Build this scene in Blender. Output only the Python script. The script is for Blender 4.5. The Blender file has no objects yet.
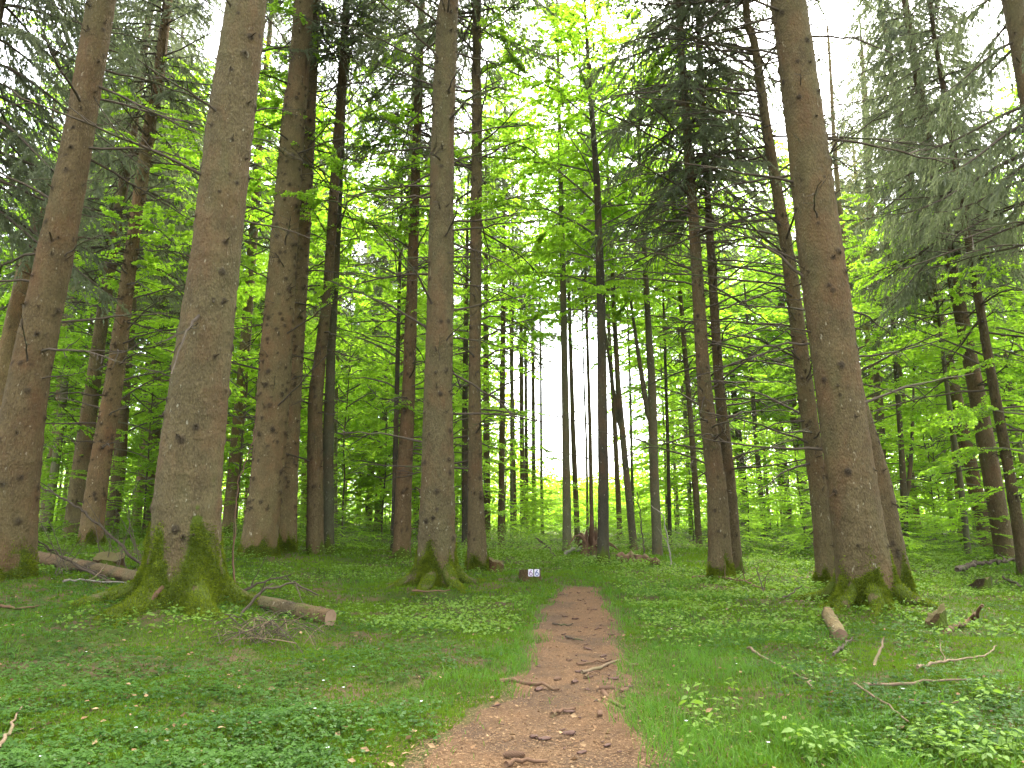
import bpy, math, random
import numpy as np
from mathutils import Vector, Matrix, Quaternion

# ------------------------------------------------------------------ camera, sky, sun, exposure
scene = bpy.context.scene
COL = scene.collection
F_PX, CX, CY = 740.0, 512.0, 384.0
PITCH = math.radians(10.8)
CAM_H = 1.3
cam_d = bpy.data.cameras.new('camera')
cam_d.sensor_width = 36.0
cam_d.lens = F_PX / 1024 * 36.0
cam_d.clip_start = 0.05
cam_d.clip_end = 2000
cam = bpy.data.objects.new('camera', cam_d)
COL.objects.link(cam)
cam.location = (0, 0, CAM_H)
cam.rotation_euler = (math.pi / 2 + PITCH, 0, 0)
scene.camera = cam

SUN_EL, SUN_ROT = math.radians(58), math.radians(25)
world = bpy.data.worlds.new('World')
scene.world = world
world.use_nodes = True
wn, wl = world.node_tree.nodes, world.node_tree.links
wn.clear()
sky = wn.new('ShaderNodeTexSky')
sky.sky_type = 'NISHITA'
sky.sun_disc = False
sky.sun_elevation = SUN_EL
sky.sun_rotation = SUN_ROT
sky.dust_density = 4.0
sky.air_density = 1.0
hsv = wn.new('ShaderNodeHueSaturation')
hsv.inputs['Saturation'].default_value = 0.3
bg = wn.new('ShaderNodeBackground')
bg.inputs['Strength'].default_value = 0.15
wo = wn.new('ShaderNodeOutputWorld')
wl.new(sky.outputs[0], hsv.inputs['Color'])
wl.new(hsv.outputs[0], bg.inputs[0])
wl.new(bg.outputs[0], wo.inputs[0])

sun_d = bpy.data.lights.new('sun', 'SUN')
sun_d.energy = 1.5
sun_d.angle = math.radians(25)
sun_d.color = (1.0, 0.96, 0.88)
sun = bpy.data.objects.new('sun', sun_d)
COL.objects.link(sun)
sd = Vector((math.sin(SUN_ROT) * math.cos(SUN_EL), math.cos(SUN_ROT) * math.cos(SUN_EL), math.sin(SUN_EL)))
sun.rotation_euler = sd.to_track_quat('Z', 'Y').to_euler()

scene.view_settings.view_transform = 'Standard'
scene.view_settings.look = 'None'
scene.view_settings.exposure = 3.5
scene.view_settings.gamma = 1.0
scene.cycles.max_bounces = 8
scene.cycles.diffuse_bounces = 6
scene.cycles.glossy_bounces = 1
scene.cycles.transmission_bounces = 5
scene.cycles.transparent_max_bounces = 4
scene.cycles.caustics_reflective = False
scene.cycles.caustics_refractive = False
scene.cycles.use_denoising = True

# ------------------------------------------------------------------ helpers
def rng_(seed):
    return np.random.default_rng(seed)

def sstep(a, b, x):
    t = np.clip((x - a) / (b - a), 0, 1)
    return t * t * (3 - 2 * t)

def _hash(ix, iy, s):
    n = (ix.astype(np.int64) * 374761393 + iy.astype(np.int64) * 668265263 + s * 974711) & 0x7fffffff
    n = ((n ^ (n >> 13)) * 1274126177) & 0x7fffffff
    n = n ^ (n >> 16)
    return (n & 0xffff) / 65535.0

def vnoise(x, y, s=0):
    x = np.asarray(x, float); y = np.asarray(y, float)
    ix = np.floor(x); iy = np.floor(y)
    fx = x - ix; fy = y - iy
    fx = fx * fx * (3 - 2 * fx); fy = fy * fy * (3 - 2 * fy)
    a = _hash(ix, iy, s); b = _hash(ix + 1, iy, s); c = _hash(ix, iy + 1, s); d = _hash(ix + 1, iy + 1, s)
    return (a * (1 - fx) + b * fx) * (1 - fy) + (c * (1 - fx) + d * fx) * fy

def fbm(x, y, s=0, n=3):
    v = 0; a = 0.5; t = 0
    for i in range(n):
        v = v + a * vnoise(x * 2 ** i, y * 2 ** i, s + i); t += a; a *= 0.5
    return v / t

MOUNDS = []          # (x, y, height, sigma) little rises round the big stems

def ground0(x, y):
    x = np.asarray(x, float); y = np.asarray(y, float)
    z = 0.55 * sstep(7, 26, y) + 0.010 * np.clip(y - 26, 0, 40)
    z = z + 0.45 * sstep(2, 9, -x) * sstep(5, 12, y)
    z = z + 0.10 * (fbm(x * 0.35 + 9, y * 0.35, 3) - 0.5) * sstep(3, 7, y)
    return z

def path_edges(y):
    return np.interp(y, PY, PL), np.interp(y, PY, PR)

def path_inside(x, y):
    """signed distance to the path edge, positive inside"""
    l, r = path_edges(y)
    wob = (fbm(x * 1.5, y * 1.5, 21, 4) - 0.5) * 0.48
    d = np.minimum(x - l, r - x) + wob
    return np.minimum(d - 0.05, (PY[-1] - y) * 0.6 + wob)

PY = PL = PR = None

def ground(x, y):
    x = np.asarray(x, float); y = np.asarray(y, float)
    z = ground0(x, y)
    for mx, my, mh, ms in MOUNDS:
        z = z + mh * np.exp(-((x - mx) ** 2 + (y - my) ** 2) / (2 * ms * ms))
    if PY is not None:
        z = z + (0.16 * (fbm(x * 1.1, y * 1.1, 5) - 0.5) + 0.09 * (fbm(x * 3.6, y * 3.6, 8, 2) - 0.5)) * sstep(0.1, -0.5, path_inside(x, y))
    return z

def pix_dir(px, py):
    cx, cy = (px - CX) / F_PX, -(py - CY) / F_PX
    s, c = math.sin(PITCH), math.cos(PITCH)
    return np.array([cx, c - cy * s, cy * c + s])

def pix_ground(px, py, g=None):
    g = g or ground
    d = pix_dir(px, py)
    t = 2.0
    while t < 140:
        p = np.array([0, 0, CAM_H]) + d * t
        if p[2] <= float(g(p[0], p[1])):
            lo, hi = t - 0.25, t
            for _ in range(18):
                m = (lo + hi) / 2
                p = np.array([0, 0, CAM_H]) + d * m
                if p[2] <= float(g(p[0], p[1])): hi = m
                else: lo = m
            return p
        t += 0.25
    return None

def pix_at(px, py, Y):
    d = pix_dir(px, py)
    return np.array([0, 0, CAM_H]) + d * (Y / d[1])

def fwd(p):
    return p[1] * math.cos(PITCH) + (p[2] - CAM_H) * math.sin(PITCH)

_pe = [(768, 430, 655), (735, 446, 641), (700, 496, 633), (660, 526, 630), (635, 534, 624), (618, 538, 617), (600, 547, 609), (590, 560, 604), (586, 566, 600)]
_L = [pix_ground(l, y, ground0) for y, l, r in _pe]
_R = [pix_ground(r, y, ground0) for y, l, r in _pe]
PYv = np.array([p[1] for p in _L]); PYv = np.concatenate([[1.0], PYv])
PLv = np.array([p[0] for p in _L]); PLv = np.concatenate([[PLv[0] - 0.1], PLv])
PRv = np.array([p[0] for p in _R]); PRv = np.concatenate([[PRv[0] + 0.1], PRv])

class MB:
    def __init__(self):
        self.v = []; self.f = []; self.m = []; self.t = []; self.n = 0; self.va = {}
    def add(self, V, Fs, mat=0, tint=0.5, **va):
        V = np.asarray(V, float).reshape(-1, 3)
        if not isinstance(Fs, list): Fs = [Fs]
        for Fa in Fs:
            Fa = np.asarray(Fa, np.int64)
            self.f.append(Fa + self.n); self.m.append(np.full(len(Fa), mat, np.int32))
            t = np.asarray(tint, float)
            self.t.append(np.full(len(Fa), float(t)) if t.ndim == 0 else t)
        self.v.append(V); self.n += len(V)
        for k, a in va.items(): self.va.setdefault(k, []).append(np.asarray(a, float))
        return self
    def quads(self, P, mat=0, tint=0.5):
        P = np.asarray(P, float); n = len(P)
        if n == 0: return self
        return self.add(P.reshape(-1, 3), np.arange(n * P.shape[1]).reshape(n, P.shape[1]), mat, tint)
    def tube(self, pts, rad, seg=6, mat=0, cap=True, tint=0.5):
        pts = np.asarray(pts, float); n = len(pts); rad = np.broadcast_to(np.asarray(rad, float), (n,))
        T = np.gradient(pts, axis=0); T /= np.linalg.norm(T, axis=1)[:, None] + 1e-9
        ref = np.array([0, 0, 1.0]) if abs(T[:, 2]).mean() < 0.8 else np.array([1.0, 0, 0])
        A = np.cross(T, ref); A /= np.linalg.norm(A, axis=1)[:, None] + 1e-9
        B = np.cross(T, A)
        a = np.linspace(0, 2 * np.pi, seg, endpoint=False)
        V = pts[:, None] + rad[:, None, None] * (np.cos(a)[None, :, None] * A[:, None] + np.sin(a)[None, :, None] * B[:, None])
        i = np.arange(n - 1)[:, None] * seg; j = np.arange(seg)[None]; k = (j + 1) % seg
        Q = np.stack([i + j, i + k, i + seg + k, i + seg + j], -1).reshape(-1, 4)
        Fs = [Q]
        if cap:
            Fs += [np.arange(seg)[None], (np.arange(seg)[::-1] + (n - 1) * seg)[None]]
        return self.add(V, Fs, mat, tint)
    def mesh(self, name, mats, smooth=True):
        me = bpy.data.meshes.new(name)
        V = np.concatenate(self.v)
        me.vertices.add(len(V)); me.vertices.foreach_set('co', V.ravel().astype(np.float32))
        cnt = np.concatenate([np.full(len(f), f.shape[1], np.int32) for f in self.f])
        me.loops.add(int(cnt.sum())); me.loops.foreach_set('vertex_index', np.concatenate([f.ravel() for f in self.f]).astype(np.int32))
        me.polygons.add(len(cnt))
        me.polygons.foreach_set('loop_start', np.concatenate([[0], np.cumsum(cnt)[:-1]]).astype(np.int32))
        me.polygons.foreach_set('material_index', np.concatenate(self.m))
        me.polygons.foreach_set('use_smooth', np.full(len(cnt), smooth))
        a = me.attributes.new('tint', 'FLOAT', 'FACE'); a.data.foreach_set('value', np.concatenate(self.t).astype(np.float32))
        for k, L in self.va.items():
            a = me.attributes.new(k, 'FLOAT', 'POINT'); a.data.foreach_set('value', np.concatenate(L).astype(np.float32))
        for m in mats: me.materials.append(m)
        me.update(calc_edges=True)
        return me
    def build(self, name, mats, parent=None, loc=(0, 0, 0), smooth=True):
        if not isinstance(mats, (list, tuple)): mats = [mats]
        return put(name, self.mesh(name, mats, smooth), parent, loc)

def put(name, data, parent=None, loc=(0, 0, 0), rot=None, scale=None):
    o = bpy.data.objects.new(name, data); COL.objects.link(o)
    if parent: o.parent = parent
    o.location = loc
    if rot is not None: o.rotation_euler = rot
    if scale is not None: o.scale = scale if hasattr(scale, '__len__') else (scale,) * 3
    return o

def tag(o, label=None, cat=None, group=None, kind=None):
    if label: o['label'] = label
    if cat: o['category'] = cat
    if group: o['group'] = group
    if kind: o['kind'] = kind
    return o

def empty(name, loc, label, cat, group=None):
    o = bpy.data.objects.new(name, None); COL.objects.link(o)
    o.location = loc; o.empty_display_size = 0.3
    return tag(o, label, cat, group)

# ------------------------------------------------------------------ materials
class NT:
    def __init__(self, name):
        self.mat = bpy.data.materials.new(name); self.mat.use_nodes = True
        self.nt = self.mat.node_tree; self.nt.nodes.clear()
        self.out = self.nt.nodes.new('ShaderNodeOutputMaterial')
    def n(self, t, **kw):
        nd = self.nt.nodes.new(t)
        for k, v in kw.items():
            if k in nd.inputs: 
                self.set(nd.inputs[k], v)
            else: setattr(nd, k, v)
        return nd
    def set(self, sock, v):
        if isinstance(v, bpy.types.NodeSocket): self.nt.links.new(v, sock)
        else: sock.default_value = v
    def noise(self, vec, scale, detail=3, rough=0.55):
        nd = self.n('ShaderNodeTexNoise'); nd.inputs['Scale'].default_value = scale
        nd.inputs['Detail'].default_value = detail; nd.inputs['Roughness'].default_value = rough
        if vec is not None: self.nt.links.new(vec, nd.inputs['Vector'])
        return nd.outputs['Fac']
    def ramp(self, fac, stops):
        nd = self.n('ShaderNodeValToRGB'); self.nt.links.new(fac, nd.inputs[0])
        el = nd.color_ramp.elements
        while len(el) < len(stops): el.new(0.5)
        for e, (p, c) in zip(el, stops):
            e.position = p; e.color = (c, c, c, 1) if not hasattr(c, '__len__') else (*c, 1)
        return nd.outputs[0]
    def mix(self, fac, a, b, mode='MIX'):
        nd = self.n('ShaderNodeMix', data_type='RGBA', blend_type=mode)
        self.set(nd.inputs[0], fac)
        self.set(nd.inputs[6], a if isinstance(a, bpy.types.NodeSocket) else (*a, 1))
        self.set(nd.inputs[7], b if isinstance(b, bpy.types.NodeSocket) else (*b, 1))
        return nd.outputs[2]
    def math(self, op, a, b=0.0, clamp=False):
        nd = self.n('ShaderNodeMath', operation=op, use_clamp=clamp)
        self.set(nd.inputs[0], a); self.set(nd.inputs[1], b)
        return nd.outputs[0]
    def attr(self, name):
        return self.n('ShaderNodeAttribute', attribute_name=name).outputs['Fac']
    def map(self, scale=(1, 1, 1), src='Object'):
        tc = self.n('ShaderNodeTexCoord'); mp = self.n('ShaderNodeMapping')
        mp.inputs['Scale'].default_value = scale
        self.nt.links.new(tc.outputs[src], mp.inputs['Vector'])
        return mp.outputs[0]
    def bump(self, h, strength=0.5, dist=0.02, normal=None):
        nd = self.n('ShaderNodeBump'); nd.inputs['Strength'].default_value = strength; nd.inputs['Distance'].default_value = dist
        self.nt.links.new(h, nd.inputs['Height'])
        if normal is not None: self.nt.links.new(normal, nd.inputs['Normal'])
        return nd.outputs[0]
    def pbr(self, color, rough=0.9, normal=None, spec=0.2):
        b = self.n('ShaderNodeBsdfPrincipled')
        self.set(b.inputs['Base Color'], color if isinstance(color, bpy.types.NodeSocket) else (*color, 1))
        self.set(b.inputs['Roughness'], rough); b.inputs['Specular IOR Level'].default_value = spec
        if normal is not None: self.nt.links.new(normal, b.inputs['Normal'])
        self.nt.links.new(b.outputs[0], self.out.inputs[0])
        return self.mat

def bark_material(name, base, dark, pale, moss=(0.060, 0.082, 0.008), scale=1.0, smooth=False):
    m = NT(name)
    v = m.map((1, 1, 0.55))
    vs = m.map((1, 1, 0.22))
    n1 = m.noise(v, 4 * scale, 4); n2 = m.noise(v, 34 * scale, 3, 0.65); n3 = m.noise(vs, 75 * scale, 2, 0.6)
    vor = m.n('ShaderNodeTexVoronoi', feature='F1'); vor.inputs['Scale'].default_value = 42 * scale
    m.nt.links.new(v, vor.inputs['Vector'])
    flake = vor.outputs['Distance']
    c = m.mix(m.ramp(n1, [(0.3, 0.0), (0.75, 1.0)]), base, tuple(x * 0.52 for x in base))
    c = m.mix(m.ramp(n2, [(0.42, 0.0), (0.72, 0.75)]), c, dark)
    c = m.mix(m.math('MULTIPLY', m.ramp(n3, [(0.55, 0.0), (0.75, 1.0)]), 0.55), c, pale)
    # lichen flecks and weathered spots
    sp = m.noise(v, 16 * scale, 2, 0.5)
    c = m.mix(m.ramp(sp, [(0.68, 0.0), (0.73, 0.6)]), c, (0.30, 0.285, 0.22))
    # broad weathering: rusty scales low down, olive algae film in long streaks
    bd = m.noise(m.map((1, 1, 0.6)), 1.7, 4, 0.6)
    c = m.mix(m.math('MULTIPLY', m.ramp(bd, [(0.47, 0.0), (0.62, 1.0)]), 0.75), c, m.mix(0.55, c, (0.115, 0.060, 0.030)))
    c = m.mix(m.math('MULTIPLY', m.ramp(m.noise(v, 9 * scale, 5, 0.7), [(0.48, 0.0), (0.66, 1.0)]), 0.45), c, tuple(x * 0.5 for x in base))
    gl = m.noise(m.map((1, 1, 0.25)), 2.3, 3)
    c = m.mix(m.math('MULTIPLY', m.ramp(gl, [(0.48, 0.0), (0.72, 1.0)]), 0.5), c, (0.082, 0.078, 0.034))
    oi = m.n('ShaderNodeObjectInfo')
    c = m.mix(1.0, c, oi.outputs['Color'], 'MULTIPLY')
    kn = m.attr('knot')
    c = m.mix(m.math('MULTIPLY', kn, 0.9, True), c, (0.020, 0.015, 0.010))
    ms = m.attr('moss')
    mk = m.math('ADD', ms, m.math('MULTIPLY', m.math('SUBTRACT', m.noise(v, 7, 4), 0.5), 1.1))
    mcol = m.mix(m.noise(v, 12, 3), tuple(x * 0.55 for x in moss), moss)
    c = m.mix(m.ramp(mk, [(0.42, 0.0), (0.62, 1.0)]), c, mcol)
    h = m.math('ADD', m.math('MULTIPLY', flake, 0.5), m.math('ADD', m.math('MULTIPLY', n2, 0.7), m.math('MULTIPLY', n3, 0.25)))
    return m.pbr(c, 0.92, m.bump(h, 0.3 if smooth else 0.75, 0.012 if smooth else 0.04), 0.12)

M = {}
M['spruce_bark'] = bark_material('spruce bark', (0.114, 0.090, 0.046), (0.034, 0.024, 0.013), (0.195, 0.158, 0.092))
M['beech_bark'] = bark_material('beech bark', (0.104, 0.100, 0.062), (0.052, 0.048, 0.030), (0.152, 0.152, 0.104), smooth=True)
M['dark_bark'] = bark_material('dark bark', (0.05, 0.045, 0.03), (0.022, 0.02, 0.014), (0.08, 0.075, 0.05), smooth=True)

def deadwood(name, a, b):
    m = NT(name); v = m.map((1, 1, 1))
    c = m.mix(m.noise(v, 9, 4), a, b)
    c = m.mix(m.ramp(m.noise(v, 3, 2), [(0.55, 0.0), (0.7, 0.6)]), c, (0.07, 0.09, 0.025))
    return m.pbr(c, 0.9, m.bump(m.noise(v, 60, 3), 0.5, 0.01), 0.1)
M['limb'] = deadwood('beech limb', (0.075, 0.068, 0.040), (0.12, 0.11, 0.065))
M['twig'] = deadwood('dead twig', (0.034, 0.026, 0.017), (0.085, 0.066, 0.044))
M['pale_wood'] = deadwood('pale dead wood', (0.095, 0.066, 0.036), (0.185, 0.135, 0.082))
M['grey_wood'] = deadwood('weathered wood', (0.128, 0.105, 0.083), (0.225, 0.203, 0.165))
M['rot_top'] = deadwood('rotting stump top', (0.055, 0.038, 0.022), (0.11, 0.10, 0.03))
M['brown_wood'] = deadwood('brown rotting wood', (0.070, 0.038, 0.021), (0.140, 0.084, 0.049))

def leaf_mat(name, dark, light, trans, tmix=0.5, gloss=0.05, rand=0.25):
    m = NT(name)
    t = m.attr('tint'); oi = m.n('ShaderNodeObjectInfo')
    f = m.math('ADD', m.math('MULTIPLY', t, 1 - rand), m.math('MULTIPLY', oi.outputs['Random'], rand))
    c = m.mix(f, dark, light)
    tc = m.mix(f, tuple(x * 0.7 for x in trans), trans)
    d = m.n('ShaderNodeBsdfDiffuse'); m.set(d.inputs['Color'], c)
    tr = m.n('ShaderNodeBsdfTranslucent'); m.set(tr.inputs['Color'], tc)
    mx = m.n('ShaderNodeMixShader'); mx.inputs[0].default_value = tmix
    m.nt.links.new(d.outputs[0], mx.inputs[1]); m.nt.links.new(tr.outputs[0], mx.inputs[2])
    last = mx
    if gloss:
        g = m.n('ShaderNodeBsdfGlossy'); g.inputs['Roughness'].default_value = 0.45
        m2 = m.n('ShaderNodeMixShader'); m2.inputs[0].default_value = gloss
        m.nt.links.new(mx.outputs[0], m2.inputs[1]); m.nt.links.new(g.outputs[0], m2.inputs[2]); last = m2
    m.nt.links.new(last.outputs[0], m.out.inputs[0])
    return m.mat
M['beech_leaf'] = leaf_mat('beech leaf', (0.064, 0.138, 0.009), (0.146, 0.255, 0.018), (0.42, 0.71, 0.032), 0.62, 0.015)
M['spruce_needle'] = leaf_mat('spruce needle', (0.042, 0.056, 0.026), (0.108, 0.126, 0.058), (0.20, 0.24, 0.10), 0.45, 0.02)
M['pale_needle'] = leaf_mat('sunlit spruce needle', (0.13, 0.14, 0.05), (0.27, 0.25, 0.10), (0.28, 0.28, 0.09), 0.4, 0.02)  # lighter, yellower copy of spruce needle: sunlight on the boughs put into the colour
M['floor_moss'] = leaf_mat('floor moss', (0.026, 0.055, 0.005), (0.092, 0.160, 0.012), (0.11, 0.19, 0.010), 0.36, 0.0, 0)
M['grass'] = leaf_mat('grass', (0.028, 0.078, 0.006), (0.086, 0.185, 0.018), (0.10, 0.225, 0.014), 0.45, 0.01, 0)
M['sorrel'] = leaf_mat('wood sorrel', (0.012, 0.042, 0.006), (0.054, 0.116, 0.018), (0.060, 0.145, 0.016), 0.4, 0.012, 0)
M['moss'] = leaf_mat('moss', (0.032, 0.052, 0.005), (0.145, 0.180, 0.013), (0.14, 0.18, 0.012), 0.3, 0.0, 0)
M['herb'] = leaf_mat('herb', (0.062, 0.132, 0.012), (0.150, 0.246, 0.035), (0.176, 0.299, 0.026), 0.45, 0.015, 0.1)

def litter_mat(name, stops):
    m = NT(name)
    return m.pbr(m.ramp(m.attr('tint'), stops), 0.95, None, 0.1)
M['litter'] = litter_mat('fallen needles', [(0.0, (0.05, 0.027, 0.013)), (0.5, (0.14, 0.080, 0.038)), (1.0, (0.25, 0.165, 0.085))])

def ground_mat():
    m = NT('forest floor'); v = m.map((1, 1, 1))
    a = m.noise(v, 0.9, 4); b = m.noise(v, 7, 5, 0.6); c3 = m.noise(v, 55, 3, 0.7)
    g = m.mix(b, (0.020, 0.038, 0.005), (0.072, 0.098, 0.010))
    g = m.mix(m.ramp(c3, [(0.35, 0.0), (0.7, 1.0)]), m.mix(0.5, g, (0.015, 0.025, 0.006)), g)
    br = m.mix(c3, (0.045, 0.028, 0.015), (0.12, 0.078, 0.042))
    mask = m.ramp(m.math('ADD', m.math('MULTIPLY', a, 0.6), m.math('MULTIPLY', b, 0.4)), [(0.48, 0.0), (0.58, 0.9)])
    # where the trodden strip fades into the moss
    pe = m.ramp(m.attr('trod'), [(0.15, 0.0), (0.75, 1.0)])
    mask = m.math('MAXIMUM', mask, m.math('MULTIPLY', pe, m.ramp(b, [(0.3, 0.5), (0.6, 1.0)])))
    col = m.mix(mask, g, br)
    return m.pbr(col, 0.95, m.bump(m.math('ADD', b, c3), 0.8, 0.03), 0.1)
M['ground'] = ground_mat()

def path_mat():
    m = NT('needle path'); v = m.map((1, 1, 1))
    b = m.noise(v, 3, 5, 0.6); c3 = m.noise(v, 45, 4, 0.7); d4 = m.noise(v, 140, 2, 0.6)
    col = m.mix(m.ramp(c3, [(0.3, 0.0), (0.7, 1.0)]), (0.076, 0.041, 0.018), (0.168, 0.099, 0.048))
    col = m.mix(m.ramp(d4, [(0.5, 0.0), (0.7, 0.6)]), col, (0.07, 0.042, 0.027))
    col = m.mix(m.ramp(m.noise(v, 1.3, 4), [(0.44, 0.0), (0.60, 0.8)]), col, (0.060, 0.040, 0.024))
    col = m.mix(m.ramp(b, [(0.52, 0.0), (0.68, 0.55)]), col, (0.120, 0.074, 0.038))
    return m.pbr(col, 0.95, m.bump(m.math('ADD', c3, m.math('MULTIPLY', d4, 0.6)), 0.9, 0.02), 0.1)
M['path'] = path_mat()

def cut_mat():
    m = NT('cut wood')
    tc = m.n('ShaderNodeTexCoord')
    w = m.n('ShaderNodeTexWave', wave_type='RINGS', rings_direction='SPHERICAL'); w.inputs['Scale'].default_value = 9; w.inputs['Distortion'].default_value = 2
    m.nt.links.new(tc.outputs['Object'], w.inputs['Vector'])
    c = m.mix(w.outputs['Fac'], (0.120, 0.075, 0.045), (0.203, 0.135, 0.083))
    return m.pbr(c, 0.85, None, 0.1)
M['cut'] = cut_mat()
def plain(name, c, r=0.8):
    m = NT(name); v = m.map()
    return m.pbr(m.mix(m.noise(v, 30, 3), tuple(x * 0.85 for x in c), c), r)
M['white_plate'] = plain('white plate', (0.5, 0.48, 0.5), 0.5)
M['mauve_ink'] = plain('mauve ink', (0.23, 0.13, 0.22))
M['blue_ink'] = plain('blue grey ink', (0.13, 0.14, 0.24))
M['cone'] = plain('spruce cone', (0.130, 0.075, 0.042))
M['bark_chip'] = plain('bark chip', (0.072, 0.039, 0.026))
M['petal'] = plain('white petal', (0.8, 0.8, 0.78))

# ------------------------------------------------------------------ the trees of the photograph (pixel columns -> places on the slope)
# kind, label, base(px,py | None,depth), control points (px,py,width) bottom to top, height, options
T = []
def tr(kind, label, base, pts, H=25, **o): T.append((kind, label, base, pts, H, o))

tr('spruce', 'tall spruce at the left picture edge, leaning inward, mossy at its foot', (4, 578), [(6, 560, 56), (15, 470, 48), (28, 385, 38), (55, 255, 34), (80, 130, 29), (102, 0, 27)], 25,
   flare=0.22, hs=0.3, moss=0.8, knots=1, dead=12, dead_dir=0, crown=14, near=1, tint=(1.0, 0.86, 0.76))
tr('snag', 'broken dead spruce snag with a pale splintered top', None, [(-20, 500, 25), (6, 370, 21), (28, 260, 17), (38, 224, 14)], 0, depth=16.5, knots=1, near=0, tint=(1.7, 1.4, 1.15))
tr('spruce', 'thickest spruce, with wide moss covered roots and a bare root ridge in front', (182, 614), [(184, 560, 71), (188, 480, 66), (199, 385, 60), (216, 255, 50), (230, 130, 47), (247, 0, 39)], 27,
   flare=0.50, hs=0.30, moss=1.6, knots=1, dead=5, crown=14, near=2, lobes=[3.5, 4.4, 5.4, 0.2, 2.6, 1.5], tint=(0.95, 0.95, 0.9))
tr('spruce', 'knobbly spruce of a close pair right of the thickest trunk, standing in front', (256, 556), [(260, 535, 37), (267, 480, 34), (274, 385, 34), (283, 255, 28), (293, 130, 25), (304, 0, 22)], 27,
   flare=0.12, hs=0.3, moss=0.55, knots=2, dead=16, crown=16, near=1, tint=(1.35, 1.25, 1.1))
tr('spruce', 'rear trunk of the close spruce pair, its right edge paler and scaly', (281, 555), [(280, 535, 34), (283, 480, 30), (289, 385, 27), (298, 255, 23), (305, 130, 21), (313, 0, 18)], 26, dz=0.5,
   flare=0.12, hs=0.3, moss=0.55, knots=2, dead=22, crown=15, near=1, tint=(1.5, 1.36, 1.2))
tr('spruce', 'slender red-brown spruce crowded with dark stubs, behind the left edge tree', (90, 546), [(93, 520, 22), (99, 470, 20), (114, 385, 18), (131, 255, 13.5), (149, 130, 12), (168, 0, 10)], 25,
   flare=0.1, moss=0.5, knots=2, dead=45, crown=12.0, near=1, tint=(1.55, 1.25, 1.08))
tr('spruce', 'smooth greyish spruce just left of the stub crowded trunk', None, [(76, 515, 20), (85, 440, 17), (93, 385, 14), (102, 320, 12), (121, 200, 10), (143, 60, 8)], 24,
   flare=0.08, moss=0.3, knots=1, dead=16, crown=8.5, near=0, depth=21, tint=(1.25, 1.2, 1.1))
tr('spruce', 'thin grey spruce half hidden behind the stub crowded trunk', None, [(114, 510, 13), (119, 470, 13), (124, 400, 11), (135, 255, 9), (150, 100, 7)], 23, flare=0.06, knots=0, dead=10, crown=9, near=0, depth=24, tint=(1.1, 1.08, 1.0))
tr('spruce', 'slim spruce with a red-brown trunk, front of a pair with a dark smooth beech', (315, 554), [(315, 540, 17), (315, 400, 14.5), (327, 300, 10), (337, 150, 9.5), (347, 0, 8)], 24, flare=0.06, moss=0.4, knots=1, dead=20, crown=14, near=0, tint=(1.05, 0.97, 0.85))
tr('beech', 'dark smooth beech touching the right side of a slim spruce', (328, 553), [(328, 540, 13), (328, 450, 12), (331, 350, 9), (337, 250, 7), (343, 120, 5)], 17, bark='beech_bark', flare=0.05, moss=0.5, crown=7.5, R=3.2, tint=(0.7, 0.75, 0.6))
tr('spruce', 'red-brown spruce left of the straight central trunk', (402, 559), [(402, 540, 18), (404, 480, 16.5), (409, 385, 13), (417, 130, 9), (421, 30, 7)], 24, flare=0.07, moss=0.45, knots=1, dead=22, crown=11.5, near=0, tint=(1.2, 0.9, 0.82))
tr('beech', 'thin black stem hidden close behind the red-brown central-left spruce', (394, 553), [(394, 540, 6), (395, 470, 5.5), (397, 390, 5), (399, 300, 4)], 12, bark='dark_bark', crown=4.0, R=2.6)
tr('spruce', 'straight stout spruce left of the path, with spreading mossy roots', (437, 590), [(436, 560, 39), (438, 480, 35), (438, 385, 30), (441, 255, 27), (443, 130, 24), (448, 0, 22)], 27,
   flare=0.34, hs=0.22, moss=0.9, knots=1, dead=30, crown=14.5, near=2, lobes=[3.3, 4.5, 5.6, 0.3, 2.2], tint=(0.92, 0.97, 0.9))
tr('spruce', 'slim straight spruce just right of the stout one, mossy at the foot', (477, 573), [(477, 552, 20), (475.5, 480, 15.5), (474.5, 385, 13), (477, 130, 11), (477, 0, 10)], 26,
   flare=0.09, moss=0.6, knots=1, dead=34, crown=13, near=1, tint=(1.0, 0.95, 0.88))
tr('beech', 'thin black stem close behind the slim straight spruce', (465, 549), [(465, 540, 7), (465, 400, 6), (466, 330, 5)], 13, bark='dark_bark', crown=5, R=2.6)
tr('beech', 'dark beech at the far end of the path with leafy boughs above', (603, 564), [(603, 552, 12.5), (603.5, 480, 11), (602, 385, 10), (601, 300, 9), (597, 180, 7), (590, 90, 5)], 16, bark='dark_bark', flare=0.06, moss=0.5, crown=6.3, R=3.4)
tr('beech', 'pale green-grey far trunk standing alone in the bright gap', (567, 553), [(567, 540, 9), (566, 450, 8), (564, 330, 7), (561, 200, 5)], 20, bark='beech_bark', crown=11.5, R=3.2, tint=(1.1, 1.1, 0.9))
tr('spruce', 'thin brown far trunk just right of the pale one in the bright gap', (577, 540), [(577, 530, 6), (573, 430, 5), (570, 330, 4)], 20, crown=13, knots=0, dead=4)
tr('spruce', 'thinnest far trunk left of the dark beech, rising from a root plate', (592, 548), [(592, 540, 4.5), (590, 430, 4), (587, 330, 3)], 19, crown=8.5, knots=0, dead=3, R=1.5)
tr('spruce', 'greyish far trunk right of the dark beech', (620, 541), [(620, 535, 5.5), (615, 430, 5), (609, 330, 4)], 20, crown=11, knots=0, dead=4, tint=(1.1, 1.05, 1.05))
tr('beech', 'dark forked beech right of the path end, leaning left', (633, 551), [(633, 540, 7.5), (625, 460, 7), (618, 385, 6), (615, 330, 5)], 14, bark='dark_bark', crown=6.5, R=3.0, tint=(1.6, 1.6, 1.3), fork=1)
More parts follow.
